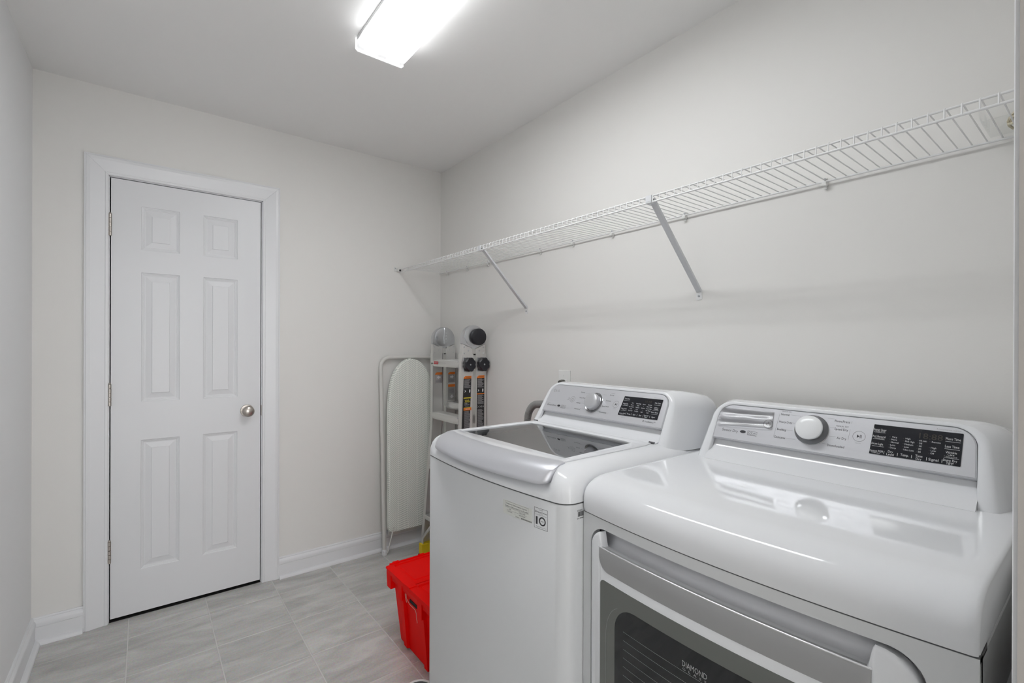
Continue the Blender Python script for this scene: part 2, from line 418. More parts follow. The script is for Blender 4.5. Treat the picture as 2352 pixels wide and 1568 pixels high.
door = struct('door_1', bm, 'doorp', 'white six-panel door with satin nickel knob')
for (a, b) in PX:
    for (c, d) in PZ:
        bm = NB(); R = []
        for ins, dep in [(0,0),(.002,.0032),(.006,.0042),(.007,.0066),(.011,.0072),(.012,.0094),(.017,.0096),(.040,.0046),(.0412,.0020),(.042,.0018)]:
            R.append([(a+ins,dep,c+ins),(b-ins,dep,c+ins),(b-ins,dep,d-ins),(a+ins,dep,d-ins)])
        loft(bm, R, True, False, True); obj('panel', bm, 'doorp', door)
bm = NB(); lathe(bm, [(.031,0),(.032,.003),(.030,.007),(.014,.010),(.012,.024),(.017,.031),(.0255,.036),(.0285,.044),(.0275,.051),(.022,.056),(.010,.0595),(.0,.060)], (-1.160,0,.932), (0,-1,0), 32, False, False)
obj('knob', bm, 'nickel', door, 40)
for zc in (1.827, 1.047, .326):
    bm = NB()
    for k in range(5): lathe(bm, [(.0001,0),(.0062,.0006),(.0062,.0190),(.0001,.0196)], (DL-.003,-.006,zc-.05+k*.0202), (0,0,1), 12)
    box(bm, DL-.012, DL-.004, -.0015, .002, zc-.05, zc+.05)
    lathe(bm, [(.004,0),(.0055,.002),(.003,.006),(.0,.007)], (DL-.003,-.006,zc+.051), (0,0,1), 10)
    obj('hinge', bm, 'nickel', door, 40)
bm = NB(); box(bm, DR+.0035, DR+.0065, -.004, .02, .90, .955, .001); obj('strike_plate', bm, 'nickel', door)

# near doorway casing and jamb (the camera stands in this doorway)
tr2 = casing('trim_2', -1.786, NO-.006+.012, 2.066, YN, .42, 'white casing of the near doorway at the right edge', z0=0)
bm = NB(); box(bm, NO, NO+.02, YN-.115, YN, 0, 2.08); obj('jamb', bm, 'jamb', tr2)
bm = NB(); box(bm, -1.80, -1.78, YN-.115, YN, 0, 2.08); obj('jamb', bm, 'white', tr2)
bm = NB(); box(bm, -1.78, NO, YN-.115, YN, 2.06, 2.08); obj('jamb', bm, 'white', tr2)

# baseboards with shoe moulding; (t, z) profile
BP = [(0,0),(.0145,0),(.0145,.0715),(.0125,.0735),(.0155,.0755),(.0160,.088),(.0140,.096),(.0095,.1005),(.0070,.1035),(.0085,.1055),(.0080,.110),(.0060,.1125),(0,.1125)]
SP = [(.0145,0),(.032,0)] + [(.0145+.0175*math.cos(math.radians(a)), .0175*math.sin(math.radians(a))) for a in (15,30,45,60,75,90)]
def baseboard(name, p0, p1, n, m0, m1, label):
    p0, p1, n = Vector(p0), Vector(p1), Vector(n); d = (p1-p0).normalized()
    def ext(P):
        bm = NB()
        loft(bm, [[p0+n*t+d*(t*m0)+Vector((0,0,z)) for t, z in P], [p1+n*t-d*(t*m1)+Vector((0,0,z)) for t, z in P]], True, True, True); return bm
    b = struct(name, ext(BP), 'white', label, 35)
    obj('shoe_moulding', ext(SP), 'white', b, 40)
CL, CR = DL-.0075-.084, DR+.0085+.084
baseboard('baseboard_far', (-W,0,0), (CL,0,0), (0,-1,0), 1, 0, 'short white baseboard left of the door')
baseboard('baseboard_corner', (CR,0,0), (0,0,0), (0,-1,0), 0, 1, 'white baseboard right of the door')
baseboard('baseboard_left', (-W,YN,0), (-W,0,0), (1,0,0), 1, 1, 'white baseboard along the left wall')
baseboard('baseboard_right', (0,YN,0), (0,0,0), (-1,0,0), 1, 1, 'white baseboard behind the machines')
baseboard('baseboard_near', (NO+.09,YN,0), (0,YN,0), (0,1,0), 0, 1, 'white baseboard beside the near doorway')

# ================================================================== CEILING LIGHT
LX0, LX1, LY0, LY1, LZ = -.957, -.766, -1.052, -2.275, 2.404
lt = thing('ceiling_light', ((LX0+LX1)/2, (LY0+LY1)/2, H), 'long white fluorescent ceiling light, switched on', 'ceiling light')
obj('housing', box(NB(), LX0+.001, LX1-.001, LY1+.006, LY0-.006, LZ+.0342, H, .003), 'housing', lt)
prof = [(LX0+.010,LZ+.034),(LX0+.002,LZ+.032),(LX0,LZ+.010),(LX0+.004,LZ+.003),(LX0+.014,LZ),(LX1-.014,LZ),(LX1-.004,LZ+.003),(LX1,LZ+.010),(LX1-.002,LZ+.032),(LX1-.010,LZ+.034)]
bm = NB(); loft(bm, [[(x, LY0-.004, z) for x, z in prof], [(x, LY1+.004, z) for x, z in prof]], True, True, True); obj('diffuser', bm, 'diff', lt, 50)
for y in (LY0, LY1):
    bm = NB(); s_ = .004 if y == LY0 else -.004
    pr_ = [(LX0-.002,H-.004),(LX0-.002,LZ+.004),(LX0+.006,LZ-.003),(LX1-.006,LZ-.003),(LX1+.002,LZ+.004),(LX1+.002,H-.004)]
    loft(bm, [[(x, y, z) for x, z in pr_], [(x, y-s_, z) for x, z in pr_]], True, True, True); obj('end_cap', bm, 'endcap', lt)

# ================================================================== APPLIANCE CONSOLE (same form on both machines)
def bow(y, mid, hw): return 1-((y-mid)/hw)**2
def console(parent, mid, xb, zb, xt, zt, base_x, base_z, back_x, washer, top_z):
    """tilted silver fascia from (xb,zb) to (xt,zt); returns the fascia mapping"""
    v = Vector((xt-xb, 0, zt-zb)); Lp = v.length; v.normalize(); u = Vector((0,-1,0)); n = u.cross(v)
    O = Vector((xb, mid, zb))
    def P(a, b, h=0): return O + u*a + v*b + n*h
    # outline of an upside-down U: half width at base / top, corner radius, in (u, vv)
    def U(hb, ht, r, v0, v1, N=10, C=10, T=16):
        pts = []
        th = math.atan2(hb-ht, v1-v0)
        for i in range(N): t = i/N; pts.append((-(hb+(ht-hb)*t*(v1-v0-r)/(v1-v0)), v0+(v1-v0-r)*t))
        cx = ht+(hb-ht)*r/(v1-v0)-r
        for i in range(C+1): a = math.pi-math.pi/2*i/C; pts.append((-cx+math.cos(a)*r, v1-r+math.sin(a)*r))
        for i in range(1, T): pts.append((-cx+2*cx*i/T, v1))
        for i in range(C+1): a = math.pi/2-math.pi/2*i/C; pts.append((cx+math.cos(a)*r, v1-r+math.sin(a)*r))
        for i in range(N-1, -1, -1): t = i/N; pts.append((hb+(ht-hb)*t*(v1-v0-r)/(v1-v0), v0+(v1-v0-r)*t))
        return pts
    vb = (base_z-.018-zb)/v.z                     # slope coordinate of the base line
    hb0 = .280
    def ringp(hb, ht, r, v0, v1, h): return [P(a, b, h) for a, b in U(hb, ht, r, v0, v1)]
    def ringx(hb, ht, r, z0, z1, x0, x1):   # ring by z and x
        return [Vector((x0+(x1-x0)*(z-z0)/(z1-z0), mid-a, z)) for a, z in U(hb, ht, r, z0, z1)]
    rings = [ringp(.275, .2685, .040, vb, Lp+.0015, -.010), ringp(.277, .2690, .041, vb, Lp+.003, 0.0), ringp(.279, .2705, .043, vb, Lp+.006, .0015),
             ringp(.300, .279, .052, vb, Lp+.011, .0005), ringp(.309, .284, .055, vb, Lp+.0135, -.006)]
    zt_o = rings[-1][len(rings[-1])//2].z
    x_b, x_t = rings[-1][0].x, rings[-1][len(rings[-1])//2].x
    rings += [ringx(.318, .290, .056, base_z-.02, zt_o+.003, x_b+.03, x_t+.022), ringx(.330, .298, .056, base_z-.02, zt_o+.002, x_b+.09, x_t+.055),
              ringx(.338, .306, .054, base_z-.02, zt_o-.004, x_b+.16, x_t+.10), ringx(.339, .310, .052, base_z-.02, zt_o-.014, back_x-.01, back_x-.02),
              ringx(.333, .304, .050, base_z-.02, zt_o-.020, back_x, back_x)]
    bm = NB(); loft(bm, rings, False); 
    obj('console_housing', bm, 'enamel', parent, 50)
    bm = NB(); loft(bm, [rings[-1]], False, False, True); obj('console_back', bm, 'seam', parent)
    # fascia plate with rounded top corners
    def plate(hb, ht, r, v0, v1, h0, h1):
        bm = NB(); a = U(hb, ht, r, v0, v1)
        loft(bm, [[P(x, y, h0) for x, y in a], [P(x, y, h1-.0012) for x, y in a], [P(x*.9965, y-(.0007 if y > .05 else -.0007), h1) for x, y in a]], True, False, True); return bm
    fas = obj('control_panel', plate(.2715, .2665, .038, 0, Lp, -.012, .003), 'panel', parent, 30, 'silver control panel')
    obj('panel_rim', plate(.2735, .2678, .0395, -.0022, Lp+.001, -.013, .0012), 'silver', parent, 30)
    # cove under the fascia, running forward to the worktop
    pts = [(xb+.014, zb+.004), (xb+.013, zb-.006), (xb+.006, zb-.020), (xb-.008, zb-.033), (base_x+.014, base_z+.004), (base_x+.002, top_z+.0012), (base_x, top_z), (base_x, base_z-.02), (xb+.03, base_z-.02)]
    bm = NB(); hw = .2765
    loft(bm, [[(x, mid+hw, z) for x, z in pts], [(x, mid-hw, z) for x, z in pts]], True, True, True); obj('console_cove', bm, 'enamel', parent, 40)
    # selector knob: dark dished ring and domed cap
    kc = P(-.0262, .055)
    bm = NB(); lathe(bm, [(.0385,.001),(.0385,.0042),(.0375,.0048),(.0355,.0042),(.0335,.0032),(.026,.0030),(.0,.0030)], kc, n, 48, True, False); k = obj('selector_knob', bm, 'chrome', fas, 30, 'chrome ring with pale knob')
    bm = NB()
    if washer: lathe(bm, [(.0300,.003),(.0298,.016),(.0290,.0215),(.0270,.0245),(.0250,.0255),(.012,.0262),(0,.0264)], kc, n, 48, True, False)
    else: lathe(bm, [(.0240,.003),(.0262,.010),(.0290,.018),(.0305,.022),(.0295,.0255),(.0245,.0285),(.013,.0302),(0,.0308)], kc, n, 48, True, False)
    obj('knob_cap', bm, 'wknob' if washer else 'knobw', k, 30)
    # display
    dsp = obj('display', ([P(a, b, h) for h in (.0028, .0042) for a, b in ((.0972,.0178),(.2478,.0178),(.2486,.0190),(.2490,.0860),(.2482,.0872),(.0998,.0872),(.0990,.0862),(.0966,.0188))] if not washer else
        [P(a, b, h) for h in (.0028, .0042) for a, b in ((.0965,.0228),(.2490,.0238),(.2497,.0250),(.2485,.0922),(.2475,.0932),(.0995,.0922),(.0985,.0912),(.0958,.0240))],
        [(15,14,13,12,11,10,9,8)[::-1]] + [(i, (i+1) % 8, 8+(i+1) % 8, 8+i) for i in range(8)]), 'disp', fas)
    m1 = lambda a, b: P(a, b, .0033); m2 = lambda a, b: P(a, b, .0045)
    return fas, dsp, m1, m2, P

def mark_icons(p, u0, v0):
    p.disc(u0+.008, v0, .0042, 1.9)
    q = u0+.0205
    for (a, b, c, d) in ((q,v0-.005,q+.0006,v0+.005),(q,v0+.0044,q+.011,v0+.005),(q+.0104,v0-.005,q+.011,v0+.005),(q,v0-.005,q+.011,v0-.0044)): p.quad(a, b, c, d)
    p.ring(q+.0055, v0, .0032, .0008, 6)
    q += .0125
    for (a, b, c, d) in ((q,v0-.004,q+.0005,v0+.004),(q,v0+.0035,q+.013,v0+.004),(q+.0125,v0-.004,q+.013,v0+.004),(q,v0-.004,q+.013,v0-.0035)): p.quad(a, b, c, d)
    p.quad(q+.003, v0-.0015, q+.010, v0-.0006)
    p.quad(u0+.0205, v0-.0075, u0+.046, v0-.0065)
def common_marks(dark, grey, washer):
    dark.ring(.0731, .054 if not washer else .0585, .0125, .0005, 36)
    c = .054 if not washer else .0585
    dark.poly([(.0690,c-.004),(.0742,c),(.0690,c+.004)]); dark.quad(.0748,c-.004,.0758,c+.004); dark.quad(.0770,c-.004,.0780,c+.004)
    grey.text('Hold to Start', .0731, c-.0165, .0016)
    # leader lines to the selector
    for (a, b, d, e) in ((-.080,.0878,-.058,.0878),(-.071,.0672,-.0655,.0672),(-.0835,.0465,-.0665,.0465),(-.0795,.0250,-.058,.0250),(.0045,.0895,.0185,.0895),(.0125,.0670,.0215,.0670),(.012,.0455,.027,.0455),(.0005,.0248,.0115,.0248)):
        grey.quad(a, b-.00018, d, b+.00018)
    grey.poly([(-.058,.0880),(-.058,.0876),(-.0535,.0836),(-.0532,.0838)])

# ================================================================== WASHING MACHINE
WM, WH = -1.715, .343
wash = thing('washing_machine', (-.47, WM, 0), 'white top-load washing machine with glass lid and silver handle', 'washing machine')
def wring(z, ins=0., r=.035, front=-.817, back=-.135, hw=WH, bw=.027, scoop=0., nf=44, ns=12, nc=8):
    x0, x1, h = front+ins, back-ins*.4, hw-ins; r = max(r-ins*.2, .012); pts = []
    def add(x, y): pts.append((x, y))
    # front side from far (+) to near (-), then near side, back, far side
    for i in range(nc): a = math.pi/2*i/nc; add(x0+r-r*math.sin(a), h-r+r*math.cos(a))
    for i in range(nf+1): add(x0, (h-r)*(1-2*i/nf))
    for i in range(1, nc+1): a = math.pi/2*i/nc; add(x0+r-r*math.cos(a), -(h-r)-r*math.sin(a))
    for i in range(1, ns): add(x0+r+(x1-x0-2*r)*i/ns, -h)
    for i in range(nc+1): a = math.pi/2*i/nc; add(x1-r+r*math.sin(a), -(h-r)-r*math.cos(a))
    for i in range(1, ns): add(x1, -(h-r)*(1-2*i/ns))
    for i in range(nc+1): a = math.pi/2*i/nc; add(x1-r+r*math.cos(a), (h-r)+r*math.sin(a))
    for i in range(1, ns): add(x1-r-(x1-x0-2*r)*i/ns, h)
    out = []; xm = (x0+x1)/2
    for x, y in pts:
        wgt = max(0, (xm-x)/(xm-x0))
        wgt = wgt*wgt if wgt < .9 else wgt
        b = bw*(1-(y/hw)**2)*wgt
        if scoop and x < x0+.02:
            e = min(1, max(0, (.292-abs(y))/.022)); e = e*e*(3-2*e); b -= scoop*e
        out.append(Vector((x-b, WM+y, z)))
    return out
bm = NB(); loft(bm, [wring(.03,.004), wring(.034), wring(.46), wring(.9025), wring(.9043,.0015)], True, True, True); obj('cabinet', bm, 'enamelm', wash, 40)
bm = NB(); loft(bm, [wring(.900,.003), wring(.9085,.003)], True, True, True); obj('cabinet_seam', bm, 'seam', wash)
for sx in (-.75, -.2):
    for sy in (-.28, .28): obj('levelling_foot', lathe(NB(), [(.02,0),(.022,.004),(.018,.012),(.01,.017),(.01,.031)], (sx, WM+sy, 0), (0,0,1), 16), 'blackp', wash)
def gring(z, grow, n_like):   # trapezoid matching the glass, same vertex count as n_like, by angle
    cx, cy = -.5825, WM; out = []
    for p in n_like:
        a = math.atan2(p.y-cy, p.x-cx); d = Vector((math.cos(a), math.sin(a)))
        def half(x): return .2525-(x+.735)*(.0215/.304)+grow
        ts = []
        if d.x < 0: ts.append((-.735-grow-cx)/d.x)
        if d.x > 0: ts.append((-.430+grow-cx)/d.x)
        for s_ in (1, -1):
            if d.y*s_ > 1e-6:
                k = .0215/.304; hc = half(cx)      # |y| = hc - k*(x-cx)
                den = d.y*s_ + k*d.x
                if den > 1e-6: ts.append(hc/den)
        t = min(ts); out.append(Vector((cx+d.x*t, cy+d.y*t, z)))
    return out
R0 = wring(.986,.066, r=.03)
def circ(z, r, like, cx=-.55):
    return [Vector((cx+math.cos(a)*r, WM+math.sin(a)*r, z)) for a in [math.atan2(p.y-WM, p.x+.5825) for p in like]]
bm = NB(); loft(bm, [wring(.9075,.0005), wring(.9085,-.0006), wring(.915,0,scoop=.0), wring(.921,0,scoop=.003), wring(.929,.001,scoop=.011), wring(.938,.003,scoop=.017), wring(.950,.007,scoop=.02),
    wring(.960,.013,scoop=.02), wring(.969,.022,scoop=.014), wring(.977,.035,scoop=.006), wring(.9825,.049), R0, gring(.9862,.012,R0), gring(.978,.008,R0), gring(.955,.002,R0), circ(.925,.205,R0), circ(.90,.20,R0)], True)
obj('top_cover', bm, 'enamel', wash, 50)
obj('wash_tub', lathe(NB(), [(.222,.935),(.226,.93),(.222,.90),(.23,.85),(.23,.45),(.20,.42),(.05,.41),(.03,.45),(0,.455)], (-.55, WM, 0), (0,0,1), 40, False, False), 'steel', wash, 40)
obj('detergent_cup', box(NB(), -.725, -.66, WM+.185, WM+.225, .93, .972, .004), 'blue', wash)
# lid: white frame, glass, silver handle
def xtop(y): return -.762-.031*bow(y, WM, .277)
LO = gring(.9905, .0, R0)
def lring(z, ins):
    out = []
    for p in R0:
        a = math.atan2((p.y-WM), (p.x+.5825)*.9); c, s_ = math.cos(a), math.sin(a)
        hw = .2745-ins; cand = []
        xb_, k = -.393-ins, 0
        if c > 1e-6: cand.append((xb_+.5825)/c)
        if abs(s_) > 1e-6: cand.append(hw/abs(s_))
        if c < -1e-6:
            lo_, hi_ = 0, .6
            for _ in range(40):
                t = (lo_+hi_)/2
                if -.5825+c*t > xtop(WM+max(-.277, min(.277, s_*t)))+ins-.001: lo_ = t
                else: hi_ = t
            cand.append(t)
        t = min(cand); out.append(Vector((-.5825+c*t, WM+s_*t, z)))
    return out
bm = NB(); loft(bm, [lring(.977,.001), lring(.9885,0), lring(.9902,.0015), gring(.9908,.0015,R0), gring(.9898,0,R0), gring(.983,0,R0), gring(.981,.006,R0)], True); lid = obj('lid', bm, 'enamel', wash, 35, 'white lid frame with glass window')
bm = NB(); g0, g1 = gring(.9868,.0012,R0), gring(.9828,.0012,R0); loft(bm, [g0, g1], True, True, True); obj('lid_glass', bm, 'lidglass', lid)
bm = NB(); rings = []
HW_ = .278
for i in range(61):
    t = -1+2*i/60; y = WM-t*HW_; b = 1-t*t
    xt_, xl = -.760-.0315*b, -.829-.036*b
    e = max(0, abs(t)-.95)/.05; e = 1-math.sqrt(max(0, 1-e*e)); zd = .003*e
    pf = [(0,.9908),(.06,.9914),(.28,.9890),(.50,.9835),(.70,.9750),(.86,.9640),(.96,.9530),(1.0,.9455),(.985,.9415),(.93,.9405),(.80,.940),(.5,.945),(.2,.958),(0,.965)]
    e2 = max(0, abs(t)-.90)/.10; e2 = 1-math.sqrt(max(0, 1-e2*e2))
    rings.append([Vector((xt_+(xl-xt_)*f+.020*e2*f*f, y, z-zd*(1 if k < 5 else 0)+(.012*e2*max(0, f-.4)/.6 if k >= 4 else 0))) for k, (f, z) in enumerate(pf)])
loft(bm, rings, True, True, True); obj('lid_handle', bm, 'handle', lid, 50, 'curved silver handle')
for s_ in (1, -1): obj('lid_hinge', lathe(NB(), [(.0035,0),(.0035,.018)], (-.388, WM+s_*.266+.009, .9895), (0,-1,0), 12), 'seam', lid)
fas, dsp, m1, m2, P = console(wash, WM, -.347, 1.028, -.292, 1.1245, -.390, .986, -.10, True, .9868)
d, g, a = Prints(), Prints(), Prints()
common_marks(d, g, True)
for t, u_, v_, al in (('Normal',-.0855,.0900,'R'),('Heavy Duty',-.0735,.0681,'R'),('Bedding',-.0878,.0465,'R'),('Waterproof',-.0777,.0228,'R'),('Normal',.0337,.0905,'L'),('Delicates',.0255,.0684,'L'),('Speed Wash',.0163,.0466,'L'),('Downloaded',.0136,.0236,'L')):
    d.text(t, u_, v_, .0046, al)
g.text('ALLTECH', .045, .0975, .0026)
d.text('Direct Drive', -.2543, .0242, .0068, 'L', .050); g.text('INVERTER', -.2543, .0315, .0022, 'L')
mark_icons(d, -.199, .0247)
d.ring(-.1333, .0575, .0118, .0006, 36); d.ring(-.1333, .0570, .0050, .0009, 20, 1, 125, 415); d.quad(-.1338, .0575, -.1328, .0640)
d.text('2', -.1530, .0585, .008); d.text('x', -.1595, .0545, .004)
g.ring(-.2440, .0856, .0062, .0007, 28); g.quad(-.2446, .0820, -.2438, .0890); g.quad(-.2446, .0820, -.2420, .0827); g.disc(-.2462, .0882, .0008)
g.text('LG', -.2350, .0856, .0078, 'L', .017)
d.ring(.2010, .0143, .0030, .0012, 6); d.text('TrueBalance\u2122', .2055, .0143, .0052, 'L', .0405)
g.text('Remote Start', .121, .0165, .002); g.text('Add Garments Hold 3 sec.', .226, .0975, .0018)
d.build('panel_lettering', 'print_d', fas, m1); g.build('panel_fine_print', 'print_g', fas, m1)
p, dim = Prints(), Prints()
for i, c in enumerate((('TurboWash',.0835),('Water Plus',.0655),('Delay Wash',.0475),('Custom PGM',.0300))):
    p.text(c[0], .1125, c[1], .0042 if i else .0048, 'C', (.021,.0215,.0225,.0235)[i])
    if i < 3: p.quad(.101, c[1]-.0072, .126, c[1]-.0066)
    if i: p.text(('','Rinse+Spin','Add Item','Control Lock')[i], .1135, c[1]-.0048, .0020)
for cu_, rows in ((.140,('Hot','Warm','Eco Warm','Cold','Tap Cold')),(.164,('Extra High','High','Medium','Low','No Spin')),(.1855,('Heavy','\u2022','Normal','\u2022','Light')),(.2075,('Remote','Rinse+Spin','Fresh Care','Pre Wash','Soak'))):
    for i, t in enumerate(rows): p.text(t, cu_, .0705-i*.0068, .0034)
for cu_, t in ((.1385,'Temp.'),(.1605,'Spin'),(.1835,'Soil')): p.text(t, cu_, .0310, .0048)
p.text('Special', .2065, .0335, .0044); p.text('Care', .2065, .0280, .0044); p.text('Signal', .2330, .0315, .0044); p.text('Tub Clean', .2335, .0795, .0042); p.text('Extra Rinse', .2330, .0475, .0042); p.text('Add to', .2335, .0640, .0038); p.text('Clothes', .2335, .0590, .0038)
for cu_ in (.1265,.1490,.1720,.1950,.2200): p.quad(cu_-.0003, .0270, cu_+.0003, .0350)
for v_ in (.0725,.0545,.0410): p.quad(.222, v_-.0003, .245, v_+.0003)
p.build('display_lettering', 'print_w', dsp, m2)
dim.text('18:88', .1985, .0815, .0095); dim.build('clock_digits', 'print_am', dsp, m2)
# stickers on the front and the side
def wfront(y, z): return -.817-.027*bow(y, WM, WH)-.0006
sk = NB(); colpatch(sk, lin(-1.843,-1.951,6), lambda y: .8385, lambda y: .8745, lambda y, z: wfront(y, z), .0004); st = obj('information_sticker', sk, 'stick', wash, None, 'pale customer information sticker')
fm = lambda u_, v_: Vector((wfront(-1.843-u_, 0)-.0004, -1.843-u_, .839+v_))
p = Prints(); p.text('Customer Information Center', .052, .0285, .0042, 'C', .078); p.text("Centre d'information \u00e0 la client\u00e8le", .052, .0222, .0042, 'C', .084)
p.text('USA', .028, .0150, .0032); p.text('CANADA', .028, .0085, .0032); p.text('1-800-243-0000', .073, .0150, .0028); p.text('1-888-542-2623', .073, .0085, .0028)
for (a0, b0, a1, b1) in ((.010,.0182,.096,.0186),(.010,.0335,.096,.0339),(.010,.0182,.0103,.0339),(.0957,.0182,.096,.0339),(.016,.0116,.090,.0119),(.047,.0055,.0474,.0182)): p.quad(a0, b0, a1, b1)
for i in range(18): p.quad(.070+i*.0021, .0005, .0712+i*.0021, .0040)
p.text('MFL00000', .055, .0022, .0022); p.build('sticker_print', 'print_g', st, fm)
p = Prints()
def frame(p, u0, v0, u1, v1, t):
    p.quad(u0, v0, u1, v0+t); p.quad(u0, v1-t, u1, v1); p.quad(u0, v0, u0+t, v1); p.quad(u1-t, v0, u1, v1)
frame(p, 0, 0, .0435, .050, .0007)
p.text('INVERTER', .0217, .0462, .0021); p.text('Direct Drive', .0217, .0408, .0047, 'C', .037); p.text('M O T O R', .0217, .0360, .0020); p.quad(.003, .0330, .0405, .0334)
p.text('1', .0085, .0195, .020, 'C', .0055); p.ring(.0265, .0195, .0108, .0034, 32, 1.0); p.text('YEAR', .0265, .0195, .0028, 'C', .009); p.text('W A R R A N T Y', .0217, .0045, .0026, 'C', .032)
p.build('warranty_sticker', 'print_d', wash, lambda u_, v_: Vector((wfront(-1.9585-u_, 0)-.0004, -1.9585-u_, .833+v_)), '10 year warranty sticker')
p = Prints(); p.text('WT7300CW', .010, .0175, .004, 'C', .018); p.text('104', .042, .0175, .004); random.seed(3); x = .004
while x < .06:
    w_ = random.choice((.0005,.0009,.0014)); p.quad(x, .003, x+w_, .0145); x += w_+random.choice((.0005,.0008))
p.text('SN 808KWTV0E852', .026, -.001, .0032, 'C', .05)
p.build('serial_sticker', 'print_d', wash, lambda u_, v_: Vector((-.785+u_, WM-WH-.0006, .872+v_)))
# corrugated drain hose rising behind the machine
path = arc((-.085,-1.115,.905), (0,.082,0), (0,0,.092), -20, 90, 50) + [Vector((-.085,-1.115-.2*k/24,.997+.012*math.sin(k/24*2))) for k in range(1, 25)]
path = [Vector((-.085,-1.030,.30+.57*k/40)) for k in range(40)] + path
bm = NB(); pp = []
acc = 0.
for a_, b_ in zip(path, path[1:]):
    ln = (b_-a_).length
    while acc < ln: pp.append(a_.lerp(b_, acc/ln)); acc += .0011
    acc -= ln
s_ = 0; rad = []
for i, q in enumerate(pp):
    if i: s_ += (q-pp[i-1]).length
    rad.append(.0168+.0018*math.sin(2*math.pi*s_/.0066))
tube(bm, pp, .017, 12, True, rad); obj('drain_hose', bm, 'hose', wash, 60, 'grey corrugated drain hose')

# ================================================================== DRYER
DM, DH = -2.399, .339
dry = thing('dryer', (-.43, DM, 0), 'white front-load clothes dryer with dark glass door', 'dryer')
DB = .027
def dbow(y): return DB*max(0, bow(y, DM, DH))
ys = lin(DM+DH, DM-DH, 40)
TPR = [(-.7655,.8895),(-.7675,.900),(-.7675,.918),(-.7650,.931),(-.7580,.9435),(-.7460,.9535),(-.7300,.9605),(-.710,.9645),(-.690,.9657),(-.345,.9657),(-.10,.9657),(-.095,.960),(-.095,.8895)]
def dsec(y, ins):
    out = []
    for x, z in TPR:
        b = dbow(y)*max(0, min(1, (-.55-x)/.2))
        out.append(Vector((x-b+ins*(1 if x < -.4 else -1), y, z-(ins if z > .95 else 0))))
    return out
ysec = [(DM+DH, .006), (DM+DH-.0015, .0025), (DM+DH-.006, 0)] + [(y, 0) for y in ys[1:-1]] + [(DM-DH+.006, 0), (DM-DH+.0015, .0025), (DM-DH, .006)]
bm = NB(); loft(bm, [dsec(y, i) for y, i in ysec], True, True, True); obj('top_panel', bm, 'enamel', dry, 40)
# body: sides, back
bm = NB(); box(bm, -.757, -.10, DM+DH-.02, DM+DH, .03, .8865, .004); box(bm, -.757, -.10, DM-DH, DM-DH+.02, .03, .8865, .004); box(bm, -.12, -.10, DM-DH, DM+DH, .03, .8865); box(bm, -.74, -.1, DM-DH, DM+DH, .03, .045)
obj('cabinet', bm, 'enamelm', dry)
bm = NB(); colpatch(bm, ys, lambda y: .880, lambda y: .8915, lambda y, z: -.7625-dbow(y), .05); obj('cabinet_seam', bm, 'seam', dry)
# pressed relief on the side panel
bm = NB()
pl = [(-.66,.12),(-.66,.62),(-.62,.70),(-.54,.76),(-.30,.76),(-.22,.70),(-.22,.12)]
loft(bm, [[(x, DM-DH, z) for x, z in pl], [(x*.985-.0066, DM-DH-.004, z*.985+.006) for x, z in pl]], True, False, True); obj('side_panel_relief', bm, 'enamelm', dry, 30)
for sx in (-.70, -.16):
    for sy in (-.28, .28): obj('levelling_foot', lathe(NB(), [(.02,0),(.022,.004),(.018,.012),(.01,.017),(.01,.031)], (sx, DM+sy, 0), (0,0,1), 16), 'blackp', dry)
# front frame around the door opening
oY0, oY1, oZT, oZB, oR = -2.088, -2.690, .8655, .24, .045
ff = lambda y, z: -.7635-dbow(y)
bm = NB()
colpatch(bm, lin(DM+DH, oY0, 4), lambda y: .045, lambda y: .8865, ff, .02)
colpatch(bm, lin(oY1, DM-DH, 4), lambda y: .045, lambda y: .8865, ff, .02)
colpatch(bm, ysamp(oY0, oY1, oR, oR, 30), corner_fn(oY0, oY1, oZT, oR, oR, -1), lambda y: .8865, ff, .02)
colpatch(bm, ysamp(oY0, oY1, oR, oR, 30), lambda y: .045, corner_fn(oY0, oY1, oZB, oR, oR, 1), ff, .02)
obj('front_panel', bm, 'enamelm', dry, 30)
# scooped grip behind the top of the door
bm = NB(); sp = [(.000,.8665),(-.010,.8665),(-.022,.862),(-.029,.852),(-.030,.840),(-.024,.828),(-.012,.818),(.0,.812)]
loft(bm, [[(-.7625-dbow(y)-dx, y, z) for dx, z in sp] for y in lin(oY0-.003, oY1+.003, 40)], False); obj('grip_recess', bm, 'silver', dry, 40)
# door body with the two raised ears beside the grip
dY0, dY1 = -2.092, -2.686; nY0, nY1 = -2.121, -2.634
def dtop(y):
    zt = corner_fn(dY0, dY1, .860, .042, .050, -1)(y)
    for yy, s_ in ((nY0, 1), (nY1, -1)):
        pass
    if nY1 < y < nY0:
        e = min(1, min(nY0-y, y-nY1)/.010); e = e*e*(3-2*e)
        return zt+( .826-zt)*e
    return zt
dys = sorted(set([round(v_, 5) for v_ in ysamp(dY0, dY1, .042, .05, 40)] + [round(nY0-.010*k/6, 5) for k in range(7)] + [round(nY1+.010*k/6, 5) for k in range(7)]), reverse=True)
dfx = lambda y, z: -.7690-dbow(y)
ddoor = None
bm = NB(); 
def dcol(y):
    t_, b_ = dtop(y), corner_fn(dY0, dY1, .245, .04, .04, 1)(y); f = -.7690-dbow(y)
    ed = min(1, min(dY0-y, y-dY1)/.008); rd = .006*(1-math.sqrt(max(0, 1-(1-ed)**2)))
    f += rd
    return [(f+.0045, y, b_), (f, y, b_+.006), (f, y, t_-.007), (f+.0015, y, t_-.003), (f+.005, y, t_), (f+.022, y, t_-.002), (f+.022, y, b_)]
loft(bm, [dcol(y) for y in dys], True, True, True); ddoor = obj('door', bm, 'enamel', dry, 40, 'white door with silver grip strip and dark glass')
